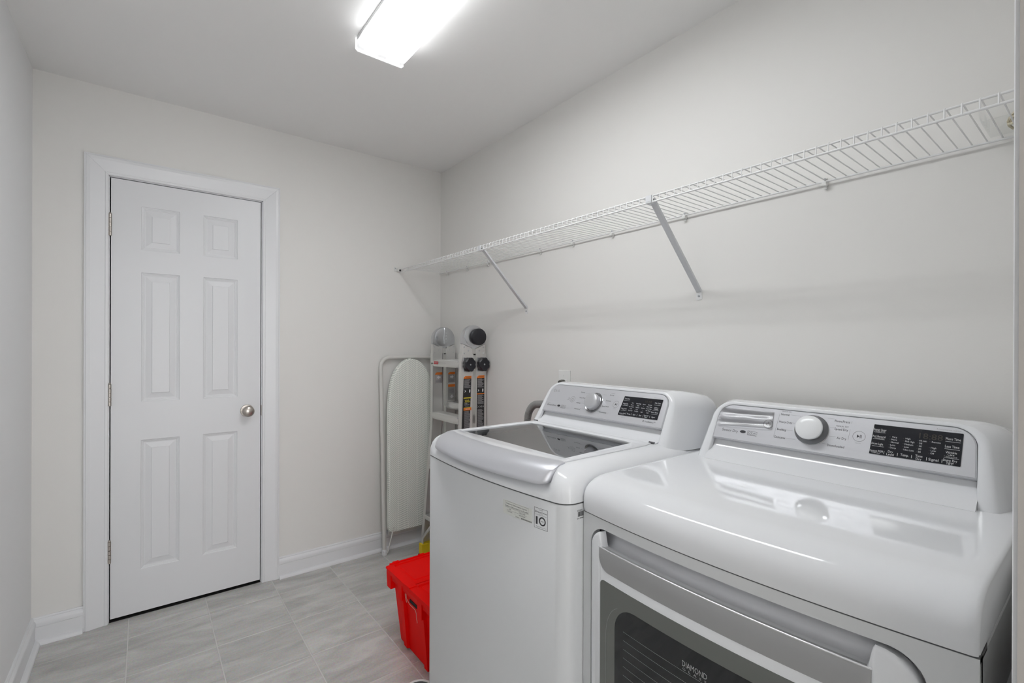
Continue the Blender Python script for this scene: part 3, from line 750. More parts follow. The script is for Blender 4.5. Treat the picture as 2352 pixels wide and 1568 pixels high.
bm = NB(); sb = corner_fn(-2.1235, -2.6315, .777, .030, .030, 1)
def scol(y):
    b_ = sb(y); f = -.7705-dbow(y)
    return [(f, y, b_), (f-.0006, y, b_+.001), (f-.0006, y, .8235), (f+.0004, y, .8262), (f+.0035, y, .8272), (f+.008, y, .8268), (f+.008, y, b_)]
loft(bm, [scol(y) for y in ysamp(-2.1235, -2.6315, .03, .03, 40)], True, True, True); obj('grip_strip', bm, 'strip', ddoor, 50, 'silver grip strip')
bm = NB(); tube(bm, [(-.7698-dbow(y), y, .8265) for y in lin(-2.1225, -2.6325, 40)], .0016, 8); obj('grip_highlight', bm, 'edge', ddoor, 60, 'thin bright edge standing in for the grip highlight')  # added trim: the lamp highlight on the lip, made as a bright tube
gY0, gY1 = -2.1265, -2.640
bm = NB(); colpatch(bm, ysamp(gY0, gY1, .012, .012, 40), corner_fn(gY0, gY1, .285, .012, .012, 1), corner_fn(gY0, gY1, .7565, .012, .012, -1), lambda y, z: -.7696-dbow(y), .004); gp = obj('door_glass', bm, 'dglass', ddoor, 20, 'dark grey glass')
wY0, wY1 = -2.173, -2.615
bm = NB(); colpatch(bm, ysamp(wY0, wY1, .055, .055, 40), corner_fn(wY0, wY1, .33, .055, .055, 1), corner_fn(wY0, wY1, .7225, .055, .055, -1), lambda y, z: -.7700-dbow(y), .002); obj('window', bm, 'dwin', gp, 20, 'near-black drum window')
dm = lambda u_, v_: Vector((-.7705-dbow(-2.1-u_), -2.1-u_, v_))
p = Prints()
for i in range(18): p.quad(.0985, .673-i*.01835, .480, .6737-i*.01835)
p.build('rack_lines', 'rack', gp, dm)
p = Prints(); p.text('DIAMOND', .2685, .6885, .0110, 'C', .050); p.text('G  L  A  S  S', .2685, .6785, .0045, 'C', .048); p.build('glass_lettering', 'print_lg', gp, dm)
p = Prints()
arc_pts = [(.097+.051*math.cos(math.radians(a_)), .640+.078*math.sin(math.radians(a_))) for a_ in range(180, 104, -4)]
for (a0, b0), (a1, b1) in zip(arc_pts, arc_pts[1:]): p.poly([(a0, b0), (a1, b1), (a1+.0006, b1-.0003), (a0+.0006, b0)])
p.quad(.046, .33, .0466, .640); p.build('glass_edge_line', 'rack', gp, dm)
# console
fas, dsp, m1, m2, P = console(dry, DM, -.301, 1.021, -.259, 1.111, -.344, .974, -.06, False, .9664)
d, g = Prints(), Prints(); common_marks(d, g, False)
for t, u0, u1, v_ in (('Normal',-.1028,-.0821,.0876),('Heavy Duty',-.1037,-.0725,.0672),('Bedding',-.1054,-.0838,.0461),('Delicates',-.1080,-.0819,.0249),('Perm.Press',.0201,.0513,.0855),('Speed Dry',.0222,.0501,.0655),('Air Dry',.0297,.0493,.0438),('Downloaded',.0125,.0475,.0234)):
    d.text(t, u0, v_, .0058, 'L', u1-u0)
g.text('SENSOR DRY', -.1014, .0957, .0034, 'L', .0241); g.text('MANUAL DRY', .0249, .0732, .0036, 'L', .0257)
d.text('Sensor Dry', -.2490, .0247, .0075, 'L', .0446); mark_icons(d, -.1990, .0255)
d.ring(-.1296, .0557, .0122, .0008, 36); d.ring(-.1296, .0552, .0050, .0010, 20, 1, 125, 415); d.quad(-.1301, .0557, -.1291, .0625)
g.poly([(-.1062,.0889),(-.1058,.0889),(-.1106,.0233),(-.1110,.0233)]); g.poly([(.0539,.0676),(.0543,.0676),(.0529,.0409),(.0525,.0409)]); g.quad(.0548,.0825,.0552,.0885)
d.disc(.2075,.0925,.0006); g.text('Control Panel Lock - Hold 3 sec.', .2095, .0920, .0020, 'L', .036)
d.build('panel_lettering', 'print_d', fas, m1); g.build('panel_fine_print', 'print_g', fas, m1)
p, dim = Prints(), Prints()
for t, u_, v_, h, wd in (('Energy Saver',.1110,.0757,.0052,.0232),('* Default On-Off',.1112,.0716,.0022,.0185),('Anti Bacterial',.1106,.0597,.0048,.0238),('* Remote Start',.1116,.0556,.0022,.0185),('Drum Light',.1094,.0425,.0050,.0212),('Custom PGM',.1091,.0256,.0050,.0238),('* PGM Save',.1085,.0212,.0022,.0155),
    ('Very',.1385,.0624,.0036,.0088),('More',.1383,.0565,.0036,.0096),('Normal',.1398,.0503,.0036,.0135),('Less',.1370,.0440,.0036,.0088),('Damp',.1381,.0378,.0036,.0104),
    ('High',.1619,.0626,.0036,.0084),('Mid High',.1654,.0562,.0036,.0158),('Medium',.1644,.0497,.0036,.0145),('Low',.1609,.0437,.0036,.0080),('Ultra Low',.1652,.0373,.0036,.0175),
    ('60 min',.1870,.0617,.0036,.0122),('50',.1836,.0556,.0036,.0048),('40',.1834,.0494,.0036,.0048),('30',.1831,.0432,.0036,.0048),('25',.1829,.0370,.0036,.0048),
    ('Remote',.2084,.0619,.0036,.0140),('High',.2052,.0492,.0036,.0084),('Low',.2053,.0432,.0036,.0082),('Off',.2039,.0370,.0036,.0060),
    ('Dry',.1347,.0283,.0052,.0090),('Level',.1347,.0220,.0052,.0130),('Temp.',.1594,.0252,.0058,.0140),('Time',.1832,.0275,.0052,.0118),('Dry',.1832,.0212,.0052,.0092),('Signal',.2069,.0242,.0056,.0160),
    ('More Time',.2342,.0732,.0056,.0232),('Less Time',.2335,.0569,.0056,.0218),('Wrinkle',.2330,.0443,.0048,.0172),('Care',.2330,.0395,.0044,.0102),('* Control Lock',.2328,.0350,.0022,.0200),('Damp Dry',.2325,.0275,.0046,.0215),('Signal',.2325,.0228,.0042,.0110),('* Wi-Fi',.2318,.0190,.0020,.0090)):
    p.text(t, u_, v_, h, 'C', wd)
for u_, n_, v_ in ((.1305,5,.0624),(.1545,5,.0624),(.1788,5,.0620),(.1985,1,.0620),(.1985,3,.0492)):
    for i in range(n_): dim.quad(u_-.0012, v_-i*.0062-.0003, u_+.0012, v_-i*.0062+.0003)
for v_ in (.0690,.0532,.0365): p.quad(.1000, v_-.0003, .1215, v_+.0003)
for v_ in (.0670,.0510,.0322): p.quad(.2222, v_-.0003, .2455, v_+.0003)
for u_ in (.1235,.1472,.1713,.1958,.2202): p.quad(u_-.0004, .0205, u_+.0004, .0275)
p.build('display_lettering', 'print_w', dsp, m2); dim.build('display_marks', 'print_dim', dsp, m2)
a = Prints(); a.text('18:88', .1990, .0730, .0130, 'C', .038); a.build('clock_digits', 'print_am', dsp, m2)
# protective film still stuck on the left end of the panel
bm = NB(); fv = [[P(-.266+.146*i/24+(.004*math.sin(j*1.3) if i == 0 else 0), (.0330+.010*i/24)+(.090-.0330-.009*i/24)*j/36, .0036+.0055*(1-j/36)*min(1, j/2)+.0009*(1+math.cos(j/36*12.2+.5*math.sin(i*.16)+i*.012))*(1-.25*math.sin(i*.4)*math.sin(j*.3))*min(1, i/3, (24-i)/2)) for j in range(37)] for i in range(25)]
loft(bm, fv, False); obj('protective_film', bm, 'film', fas, 60, 'clear protective film')

# ================================================================== WIRE SHELF
shelf = thing('wire_shelf', (-.15,-1.4,1.768), 'long white wire wall shelf with two diagonal braces', 'shelf')
SZ, SF = 1.768, -.300
for nm, x, z, r in (('front_rod',SF+.003,SZ-.0040,.0027),('lip_rod',SF+.0015,SZ-.0235,.0031),('back_rod',-.013,SZ-.0042,.0030)):
    obj(nm, tube(NB(), [(x,-.012,z),(x,YN+.004,z)], r, 8), 'wire', shelf, 60)
bm = NB(); pts = [(-.006,0,0),(-.290,0,0)] + [(-.2965,0,-.0008),(-.2995,0,-.0030),(-.3005,0,-.0065),(-.3005,0,-.0245)]
tube(bm, pts, .00155, 6); wo = obj('deck_wire', bm, 'wire', None, 60)
wo.parent = shelf; base = Vector((-.15,-1.4,1.768)); wme = wo.data; wme.transform(Matrix.Translation((.15,0,0)))
n_ = 0
yk = -2.7000
while yk < -.02: yk += .02605
while True:
    yk -= .02605
    if yk < YN+.012: break
    o = wo if n_ == 0 else wo.copy()
    if n_: COL.objects.link(o); o.parent = shelf
    o.location = (0, yk+1.4, 0); n_ += 1
for yb in (-.920, -1.904):
    A, B = Vector((-.289, yb, 1.757)), Vector((-.0045, yb, 1.476))
    dd = (B-A).normalized(); nn = Vector((dd.z,0,-dd.x)); nn = nn if nn.x < 0 else -nn; hw = .0098
    bm = NB(); sec = [(-hw,0),(-hw,.0085),(-hw+.0015,.0085),(-hw+.0022,.0012),(hw-.0022,.0012),(hw-.0015,.0085),(hw,.0085),(hw,0),(hw*.25,-.0014),(-hw*.25,-.0014)]
    loft(bm, [[p_+Vector((0,a_,0))-nn*b_ for a_, b_ in sec] for p_ in (A, B)], True, True, True)
    br = obj('brace', bm, 'bracket', shelf, 30)
    bm = NB(); zz = [(-.0105,1.480),(-.0105,1.452)] + [(-.0105+.021*k/6, 1.449-.0016*math.sin(math.pi*k/6)) for k in range(7)] + [(.0105,1.452),(.0105,1.480)]
    extrude_poly(bm, [(-.0005, yb+a_, b_) for a_, b_ in zz], (-.0018,0,0)); obj('wall_tab', bm, 'wire', br)
    obj('screw', lathe(NB(), [(.0045,0),(.0042,.0016),(.0025,.0026),(0,.0027)], (-.0023,yb,1.462), (-1,0,0), 14), 'screw', br, 40)
    bm = NB(); box(bm, -.304, -.2985, yb-.011, yb+.011, 1.7462, 1.7668, .001); box(bm, -.304, -.284, yb-.010, yb+.010, 1.742, 1.7460, .001); obj('hook', bm, 'bracket', br)
for yc in (-2.308,-1.849,-1.503,-1.268,-1.036,-.574,-.345,-.101):
    bm = NB(); box(bm, -.0185, -.0003, yc-.0065, yc+.0065, 1.7515, 1.7630, .0022); box(bm, -.0090, -.0003, yc-.0045, yc+.0045, 1.7430, 1.7755, .002)
    c = obj('wall_clip', bm, 'clip', shelf)
    obj('pin', lathe(NB(), [(.0035,0),(.0035,.002),(.001,.003),(0,.003)], (-.0090,yc,1.7715), (-1,0,0), 10), 'screw', c)
bm = NB(); box(bm, -.318, -.286, -.016, -.0003, 1.750, 1.7700, .003); box(bm, -.336, -.318, -.005, -.0003, 1.752, 1.778, .002); e_ = obj('end_bracket', bm, 'clip', shelf)
obj('end_cap', lathe(NB(), [(.0065,0),(.0065,.004),(.004,.006),(0,.006)], (-.302,-.016,1.7585), (0,-1,0), 12), 'blackp', e_)
obj('screw', lathe(NB(), [(.0035,0),(.0035,.002),(0,.0025)], (-.328,-.005,1.770), (0,-1,0), 12), 'screw', e_)
bm = NB(); box(bm, -.318, -.286, YN+.0003, YN+.014, 1.750, 1.7700, .003); obj('end_bracket', bm, 'clip', shelf)
# small clear box with a cord in it, on the shelf
cb = thing('clear_box', (-.095,-2.715,1.7698), 'small clear ribbed plastic box at the near end of the wire shelf', 'box')
def cbr(x0, x1, y0, y1, z): return [(x0,y0,z),(x1,y0,z),(x1,y1,z),(x0,y1,z)]
bm = NB(); z0 = 1.7698
loft(bm, [cbr(-.168,-.022,-2.778,-2.652,z0+.045), cbr(-.165,-.025,-2.775,-2.655,z0)], True, False, True)
obj('tray', bm, 'clearp', cb)
obj('tray_rim', tube(NB(), [(-.169,-2.779,z0+.045),(-.021,-2.779,z0+.045),(-.021,-2.651,z0+.045),(-.169,-2.651,z0+.045),(-.169,-2.779,z0+.045)], .0008, 6), 'clip', cb)
for i in range(4): obj('rib', box(NB(), -.120+i*.018, -.1188+i*.018, -2.6585, -2.6570, z0+.0016, z0+.024), 'clip', cb)
bm = NB(); pts = []
for i in range(150):
    a_ = i*.33; rr = .026+.010*math.sin(i*.41); pts.append((-.064+rr*math.cos(a_), -2.722+rr*.95*math.sin(a_), z0+.0055+.018*i/150+.003*math.sin(i*1.7)))
tube(bm, pts, .0030, 6); cc = obj('coiled_cord', bm, 'cord', None, 60); tag(cc, 'coiled beige cord inside the clear box on the shelf', 'cord')

# ================================================================== OUTLET
ot = thing('wall_outlet', (-.006,-1.211,1.105), 'pale wall outlet plate above the washing machine', 'outlet')
obj('cover_plate', box(NB(), -.006, -.0002, -1.250, -1.172, 1.046, 1.163, .002), 'plate', ot)
obj('center_screw', lathe(NB(), [(.0035,0),(.003,.0012),(0,.0014)], (-.006,-1.2035,1.1365), (-1,0,0), 12), 'plate', ot)
for zc in (1.075,): obj('socket', box(NB(), -.0085, -.004, -1.228, -1.194, zc-.018, zc+.045, .002), 'plate', ot)
pg = thing('power_plug', (-.03,-1.205,1.085), 'dark grey plug in the wall outlet behind the washing machine', 'plug')
bm = NB(); loft(bm, [[(-.0087,y,z) for y, z in ((-1.190,1.07),(-1.222,1.07),(-1.222,1.112),(-1.215,1.119),(-1.197,1.119),(-1.190,1.112))], [(-.030,y,z) for y, z in ((-1.192,1.072),(-1.220,1.072),(-1.220,1.109),(-1.213,1.115),(-1.199,1.115),(-1.192,1.109))]], True, True, True); obj('plug_body', bm, 'plug', pg)
obj('plug_cord', tube(NB(), [(-.026,-1.206,1.074),(-.030,-1.206,1.03),(-.034,-1.21,.95),(-.034,-1.23,.8),(-.034,-1.26,.5)], .0045, 8), 'plug', pg, 60)

# ================================================================== LADDER
lad = thing('folding_ladder', (-.11,-.38,0), 'folded aluminium multi-position ladder with black locking knobs in the corner', 'ladder')
YF, YNr = -.200, -.565                  # far and near faces of the ladder sides
def xlean(z, a=-.18): return -.10*max(0, .80-z) if a < -.095 else -.012*max(0, .80-z)
def rail(sec, zs, yfn):
    bm = NB(); loft(bm, [[(x+xlean(z, sec[0][0]), yfn(z)+y, z) for x, y in sec] for z in zs], True, True, True); return bm
def flare(z, s): return s*-.018*max(0, min(1, (.78-z)/.74))
for (a0, a1) in ((-.180,-.105), (-.085,-.010)):
    # outer rails: open channels, spread towards the feet
    for yc, s in ((YNr, -1), (YF+.001, 1)):
        w_, t_, k_ = a1-a0, .030, .0035
        sec = [(a0,0),(a1,0),(a1,-s*t_),(a1-k_,-s*t_),(a1-k_,-s*k_),(a0+k_,-s*k_),(a0+k_,-s*t_),(a0,-s*t_)]
        orl = obj('outer_rail', rail(sec, [.045,.2,.4,.6,.70,.78,1.0,1.232], lambda z, yc=yc, s=s: yc+flare(z, s)), 'alu', lad)
        bm = NB(); yy = yc+flare(.03, s)
        box(bm, a0-.006+xlean(.03, a0), a1+.006+xlean(.03, a0), min(yy+s*.003, yy-s*.036), max(yy+s*.003, yy-s*.036), .012, .075, .003); ft = obj('foot', bm, 'yel', orl, None, 'yellow plastic foot')
        bm = NB(); box(bm, a0-.0065+xlean(0, a0), a1+.0065+xlean(0, a0), min(yy+s*.0035, yy-s*.037), max(yy+s*.0035, yy-s*.037), 0, .013, .002); obj('rubber_sole', bm, 'blackp', ft)
        # inner rail up to the hinge
        b0, b1 = a0+.006, a1-.006
        sec = [(b0,-s*.006),(b1,-s*.006),(b1,-s*.026),(b0,-s*.026)]
        obj('inner_rail', rail(sec, [.30,.8,1.275], lambda z, yc=yc: yc), 'alu', lad)
        if s < 0:
            # lock knob on the near face
            xc = (a0+a1)/2+.006
            bm = NB(); box(bm, a0+.010, a1-.004, yc-.003, yc, 1.130, 1.213, .001); lk = obj('lock_plate', bm, 'zinc', lad)
            poly = []
            for i in range(24):
                t = 2*math.pi*i/24; r_ = .041*(1 - (.10 if i % 3 == 0 else 0)); poly.append((math.cos(t)*r_*.92, math.sin(t)*r_))
            bm = NB(); loft(bm, [[(xc+x, yc-.003, 1.172+z) for x, z in poly], [(xc+x, yc-.026, 1.172+z) for x, z in poly], [(xc+x*.86, yc-.031, 1.172+z*.86) for x, z in poly], [(xc+x*.3, yc-.027, 1.172+z*.3) for x, z in poly]], True, False, True)
            kn = obj('lock_knob', bm, 'blackp', lk, 35, 'black locking knob'); obj('rivet', lathe(NB(), [(.005,0),(.004,.002),(0,.003)], (xc, yc-.027, 1.172), (0,-1,0), 12), 'zinc', kn)
    # bottom rung and braces of this leaf
    xm = (a0+a1)/2
    for zr in (.235, .535):
        bm = NB(); y0_, y1_ = YNr+flare(zr, -1)+.02, YF+flare(zr, 1)-.02
        box(bm, a0+xlean(zr, a0), a1+xlean(zr, a0), y0_, y1_, zr-.014, zr+.014, .004); obj('rung', bm, 'alu', lad)
    for s, yc in ((-1, YNr), (1, YF)):
        bm = NB(); tube(bm, [(a0+.006+xlean(.1, a0), yc+flare(.1, s)-s*.012, .105), (a0+.006+xlean(.22, a0), yc+flare(.22, s)-s*.13, .225)], .010, 6); obj('foot_brace', bm, 'alu', lad)
# front and back rungs with crimped ends
def rung(x0, x1, z):
    bm = NB(); rr = []
    for t in lin(0, 1, 20):
        y = YF-.012+(YNr+.032-(YF-.012))*t; e = min(1, min(t, 1-t)/.10); e = .72+.28*(e*e*(3-2*e)); h = .024*e
        prof = [(x0-.004,-.8*h),(x0-.008,-.3*h),(x0-.008,.1*h),(x0-.006,.45*h),(x0-.007,.75*h),(x0,h),(x1,h),(x1+.006,.5*h),(x1+.006,-.5*h),(x1,-h)]
        rr.append([(a_, y, z+b_) for a_, b_ in prof])
    loft(bm, rr, True, True, True); r = obj('rung', bm, 'alu', lad, 35)
    for b_ in (-.016, .016): obj('rivet', lathe(NB(), [(.0055,0),(.005,.003),(.002,.0045),(0,.0045)], (x0-.003, YNr+.040, z+b_), (-1,0,0), 10), 'zinc', r)
    return r
rtop = rung(-.172, -.115, 1.171); rung(-.175, -.115, .848); rung(-.078, -.020, 1.171); rung(-.078, -.020, .905)
p = Prints(); p.quad(0,0,.052,.0165); p.build('maker_label', 'redl', rtop, lambda u_, v_: Vector((-.1806, -.245-u_, 1.1660+v_)))
p = Prints(); p.text('WERNER', .026, .0085, .007, 'C', .040); p.build('maker_lettering', 'print_w', rtop, lambda u_, v_: Vector((-.1810, -.245-u_, 1.1660+v_)))
p = Prints(); p.text('MULTI-POSITION', 0, .009, .0055, 'L', .085); p.build('rung_lettering', 'print_lg', rtop, lambda u_, v_: Vector((-.1806, -.302-u_, 1.1665+v_)))
# hinges: rounded steel discs, V-shaped throat, riveted cheeks
for yc, near in ((YNr, True), (YF, False)):
    xc, zc, R_ = -.098, 1.318, .0785
    y0_, y1_ = (yc-.001, yc+.022) if near else (yc-.022, yc+.001)
    poly = [(xc+R_*math.cos(math.radians(a_)), zc+R_*math.sin(math.radians(a_))) for a_ in range(0, 181, 9)]
    poly += [(xc-R_, 1.292), (xc-.012, 1.268), (xc-.012, 1.262), (xc+.012, 1.262), (xc+.012, 1.268), (xc+R_, 1.292)]
    bm = NB(); extrude_poly(bm, [(x, y0_, z) for x, z in poly], (0, y1_-y0_, 0)); hg = obj('hinge', bm, 'zinc', lad, 30)
    fy = yc-.0015 if near else yc-.0235
    bm = NB(); lathe(bm, [(.058,0),(.058,.002),(.050,.0045),(.030,.0055),(0,.006)], (xc-.004, fy+.0005, zc+.016), (0,-1,0), 36); obj('hinge_disc', bm, 'zinc', hg, 30)
    for sx in (-1, 1):
        bm = NB(); q = [(xc+sx*.013,1.262),(xc+sx*R_,1.289),(xc+sx*R_,1.225),(xc+sx*.013,1.225)]
        extrude_poly(bm, [(x, y0_-.0005, z) for x, z in q], (0, y1_-y0_+.001, 0)); ck = obj('cheek', bm, 'alu', hg)
        for (rx, rz) in ((.066,1.272),(.038,1.252),(.066,1.236)): obj('rivet', lathe(NB(), [(.0052,0),(.0046,.002),(.002,.0034),(0,.0034)], (xc+sx*rx, y0_-.0005, rz), (0,-1,0), 10), 'zinc', hg)
    if near:
        obj('hinge_knob', lathe(NB(), [(.044,0),(.0475,.004),(.0485,.020),(.0470,.024),(.0440,.026),(.010,.027),(0,.027)], (-.080, fy-.006, 1.330), (0,-1,0), 36), 'blackp', hg, 35, 'round black release knob')
    else:
        bo = [(-.010,1.390),(.004,1.392),(.014,1.372),(.014,1.312),(.002,1.286),(-.012,1.290),(-.014,1.34)]
        bm = NB(); extrude_poly(bm, [(-.088+x, fy-.009, z) for x, z in bo], (0,.010,0)); bs = obj('hinge_boss', bm, 'zinc', hg)
        for z in (1.300,1.320,1.340,1.360,1.378): obj('boss_bolt', lathe(NB(), [(.0045,0),(.004,.003),(0,.004)], (-.087, fy-.009, z), (0,-1,0), 8), 'zinc', hg)
# warning labels on the near rails
def labels(x0, x1, y, items):
    groups = {}
    for kind, z0, z1 in items:
        groups.setdefault(kind, Prints())
        groups[kind].quad(x0, z0, x1, z1)
    return groups
XA, XB, WL = -.166, -.076, .052
yl = YNr-.0006
for X0, alt in ((XA, 0), (XB, 1)):
    fmap = lambda u_, v_, X0=X0: Vector((X0+u_+xlean(v_, X0), yl, v_))
    fmap2 = lambda u_, v_, X0=X0: Vector((X0+u_+xlean(v_, X0), yl-.0004, v_))
    k, o_, gl, yw, wt = Prints(), Prints(), Prints(), Prints(), Prints()
    k.quad(0, .60, WL, 1.0925)
    o_.poly([(0,1.0925),(WL,1.0925),(WL,1.108),(.012,1.108),(0,1.099)])
    random.seed(5+alt)
    def para(za, zb):
        z = za
        while z > zb:
            gl.quad(.004, z-.0020, .004+random.choice((.030,.036,.041,.044)), z-.0004); z -= .0042
    para(1.088, 1.040)
    for q in (.012, .036): wt.poly([(q-.006,1.030),(q+.004,1.022),(q-.006,1.013),(q-.003,1.022)] if q < .02 else [(q,1.012),(q+.008,1.014),(q+.009,1.029),(q+.001,1.031)])
    if alt == 0:
        yw.quad(0, .9805, WL, .9855); yw.text('300', .022, .9655, .0155, 'C', .030); yw.text('lb', .0425, .961, .007, 'C', .006)
        wt.text('LOAD', .016, .9520, .0052, 'C', .018); wt.text('CAPACITY', .023, .9440, .0052, 'C', .034); gl.text('TYPE 1A', .024, .9350, .0040, 'C', .030)
        o_.quad(0, .9120, WL, .9270); yw.quad(0, .9270, WL, .9290); wt.text('CAUTION', .028, .9195, .0065, 'C', .032); para(.908, .62)
    else:
        o_.quad(0, .9990, WL, 1.0040); para(.996, .945)
        for q in (.004,.018,.030,.040): wt.poly([(q,.920),(q+.007,.927),(q+.001,.936),(q+.004,.927)])
        para(.912, .62)
    k.text('WARNING', .030, 1.1003, .0070, 'C', .030)
    rr = [c_ for c_ in lad.children if c_.name.startswith('outer_rail')][0 if alt == 0 else 2]
    # every print goes on the rail it is stuck to
    k2 = Prints(); k2.text('WARNING', .030, 1.1003, .0070, 'C', .030)
    kk = Prints(); kk.quad(0, .60, WL, 1.0925); kk.build('rail_label', 'labk', rr, fmap)
    o_.build('label_header', 'orange', rr, lambda u_, v_, X0=X0: Vector((X0+u_+xlean(v_, X0), yl-.0002, v_))); k2.build('header_lettering', 'print_d', rr, fmap2)
    gl.build('label_text', 'print_lg', rr, fmap2); yw.build('load_rating', 'ytxt', rr, fmap2); wt.build('label_symbols', 'print_w', rr, fmap2)
# labels on the inside of the far rails
for X0, alt in ((-.162, 0), (-.069, 1)):
    yl2 = YF-.0285 if False else YF-.0268
    fmap = lambda u_, v_, X0=X0: Vector((X0+u_+xlean(v_, X0), yl2, v_)); fmap2 = lambda u_, v_, X0=X0: Vector((X0+u_+xlean(v_, X0), yl2-.0004, v_))
    gq, o_, wt, gl = Prints(), Prints(), Prints(), Prints()
    gq.quad(0, 1.045, .050, 1.098); o_.poly([(0,1.098),(.050,1.098),(.050,1.113),(.012,1.113),(0,1.104)])
    s_ = -1 if alt == 0 else 1; cx_ = .026
    wt.poly([(cx_+s_*.014,1.082),(cx_,1.094),(cx_,1.0875),(cx_-s_*.012,1.0875),(cx_-s_*.012,1.0765),(cx_,1.0765),(cx_,1.070)])
    for i in range(5): gl.quad(.006, 1.0635-i*.0035, .044, 1.0652-i*.0035)
    if alt:
        gq.quad(0, .935, .050, 1.018); o_.quad(0, 1.018, .050, 1.034)
        wt.poly([(.026,.944),(.041,.957),(.033,.957),(.033,.968),(.019,.968),(.019,.957),(.011,.957)])
        for i in range(6): gl.quad(.008, 1.003-i*.0045, .042, 1.005-i*.0045)
    rr = [c_ for c_ in lad.children if c_.name.startswith('inner_rail')][1 if alt == 0 else 3]
    gq.build('rail_label', 'labg', rr, fmap); o_.build('label_header', 'orange', rr, fmap); wt.build('label_arrow', 'print_w', rr, fmap2); gl.build('label_text', 'print_g', rr, fmap2)

# ================================================================== IRONING BOARD
ib = thing('ironing_board', (-.25,-.06,0), 'folded ironing board with pale green herringbone cover standing on end', 'ironing board')
def ty(z): return -.085+.055*min(1, z/1.2)
bm = NB(); pts = [(-.4285, ty(.02), .02), (-.4310, ty(.6), .6), (-.4345, ty(1.14), 1.14)]
pts += [(-.4345+.058*(1-math.cos(math.radians(a_))), ty(1.2), 1.146+.058*math.sin(math.radians(a_))) for a_ in (15,30,45,60,75,90)]
pts += [(-.33, ty(1.2), 1.205), (-.10, ty(1.2), 1.203), (-.035, ty(1.2), 1.19), (-.03, ty(1.1), 1.15)]
tube(bm, pts, .0120, 12); obj('leg_frame', bm, 'boardm', ib, 60)
obj('foot_cap', lathe(NB(), [(.0150,0),(.0165,.004),(.0165,.018),(.0140,.030),(.0125,.034)], (-.4285, ty(.02), 0), (0,0,1), 16), 'white', ib, 40)
bm = NB(); lathe(bm, [(.010,0),(.010,.022)], (-.4285-.014, ty(.02)-.004, .022), (1,0,0), 12); obj('foot_bracket', bm, 'white', ib)
obj('lock_bar', tube(NB(), [(-.418,-.105,.016),(-.388,-.098,.11),(-.375,-.095,.16)], .0040, 8), 'boardm', ib, 60)
# padded board, nose upward
cx_, zt_, zb_ = -.2450, 1.196, .128
def hwf(z):
    if z > .70:
        t = (z-.70)/(zt_-.70); return .158*max(0, 1-t**4.4)**.55
    return .158
def bring(z, ins, yy):
    return None
zs_ = [zb_, zb_+.004, zb_+.012, zb_+.03] + lin(.2, .7, 14) + [.70+(zt_-.70)*(1-(1-k/22)**1.9) for k in range(1, 23)]
def board_half(z, ins):
    h = max(.0005, hwf(min(z, zt_-1e-5))-ins)
    if z < zb_+.03: h -= .03*(1-math.sqrt(max(0, 1-(1-(z-zb_)/.03)**2)))*.8
    return max(.0005, h)
bm = NB(); rings = []
for z in zs_:
    yb_ = -.060+.010*z; h = board_half(z, 0); r_ = min(.012, h*.6); ring = []
    for k in range(9): a_ = math.pi/2*k/8; ring.append((cx_-h+r_-r_*math.cos(a_), yb_-.018-r_*math.sin(a_)*.9, z))
    for k in range(1, 8): ring.append((cx_-h+r_+(2*h-2*r_)*k/8, yb_-.018-.9*r_-.0015*math.sin(z*37+k)*min(1, h*8), z))
    for k in range(9): a_ = math.pi/2*k/8; ring.append((cx_+h-r_+r_*math.sin(a_), yb_-.018-r_*math.cos(a_)*.9, z))
    ring += [(cx_+h, yb_-.004, z), (cx_-h, yb_-.004, z)]
    rings.append(ring)
loft(bm, rings, True, True, True); cov = obj('board_cover', bm, 'fabric', ib, 60, 'pale green herringbone cotton cover')
bm = NB(); pts = []
for z in zs_: pts.append((cx_-board_half(z, .001), -.060+.010*z-.005, z))
tube(bm, pts, .0035, 6); obj('cover_hem', bm, 'fabric', cov, 60)
bm = NB(); box(bm, cx_-.145, cx_+.145, -.062, -.046, .100, .127, .004); obj('board_end', bm, 'boardm', ib)

# ================================================================== RED TOTE
tt = thing('storage_tote', (-.48,-1.09,0), 'red plastic storage tote with hinged two-flap lid on the floor', 'tote')
def rr4(x0, x1, y0, y1, z, r, n=5):
    pts = []
    for (cx0, cy0, a0) in ((x1-r, y1-r, 0), (x0+r, y1-r, 90), (x0+r, y0+r, 180), (x1-r, y0+r, 270)):
        for k in range(n+1): a_ = math.radians(a0+90*k/n); pts.append((cx0+r*math.cos(a_), cy0+r*math.sin(a_), z))
    return pts
TX0, TX1, TY0, TY1 = -.752, -.215, -1.318, -.860        # rim
bX0, bX1, bY0, bY1 = -.706, -.262, -1.270, -.905        # base
def tb(z, g=0): 
    t = z/.285; return rr4(bX0-.026*t-g, bX1+.026*t+g, bY0-.026*t-g, bY1+.026*t+g, z, .028)
bm = NB(); loft(bm, [tb(0,-.006), tb(.006), tb(.285), rr4(TX0+.012, TX1-.012, TY0+.012, TY1-.012, .2852, .02), rr4(TX0+.004, TX1-.004, TY0+.004, TY1-.004, .287, .02), rr4(TX0, TX1, TY0, TY1, .290, .02), rr4(TX0, TX1, TY0, TY1, .303, .02), rr4(TX0+.008, TX1-.008, TY0+.008, TY1-.008, .305, .02)], True, True, True)
body = obj('tote_body', bm, 'red', tt, 40)
def xw(z): return bX0-.026*z/.285
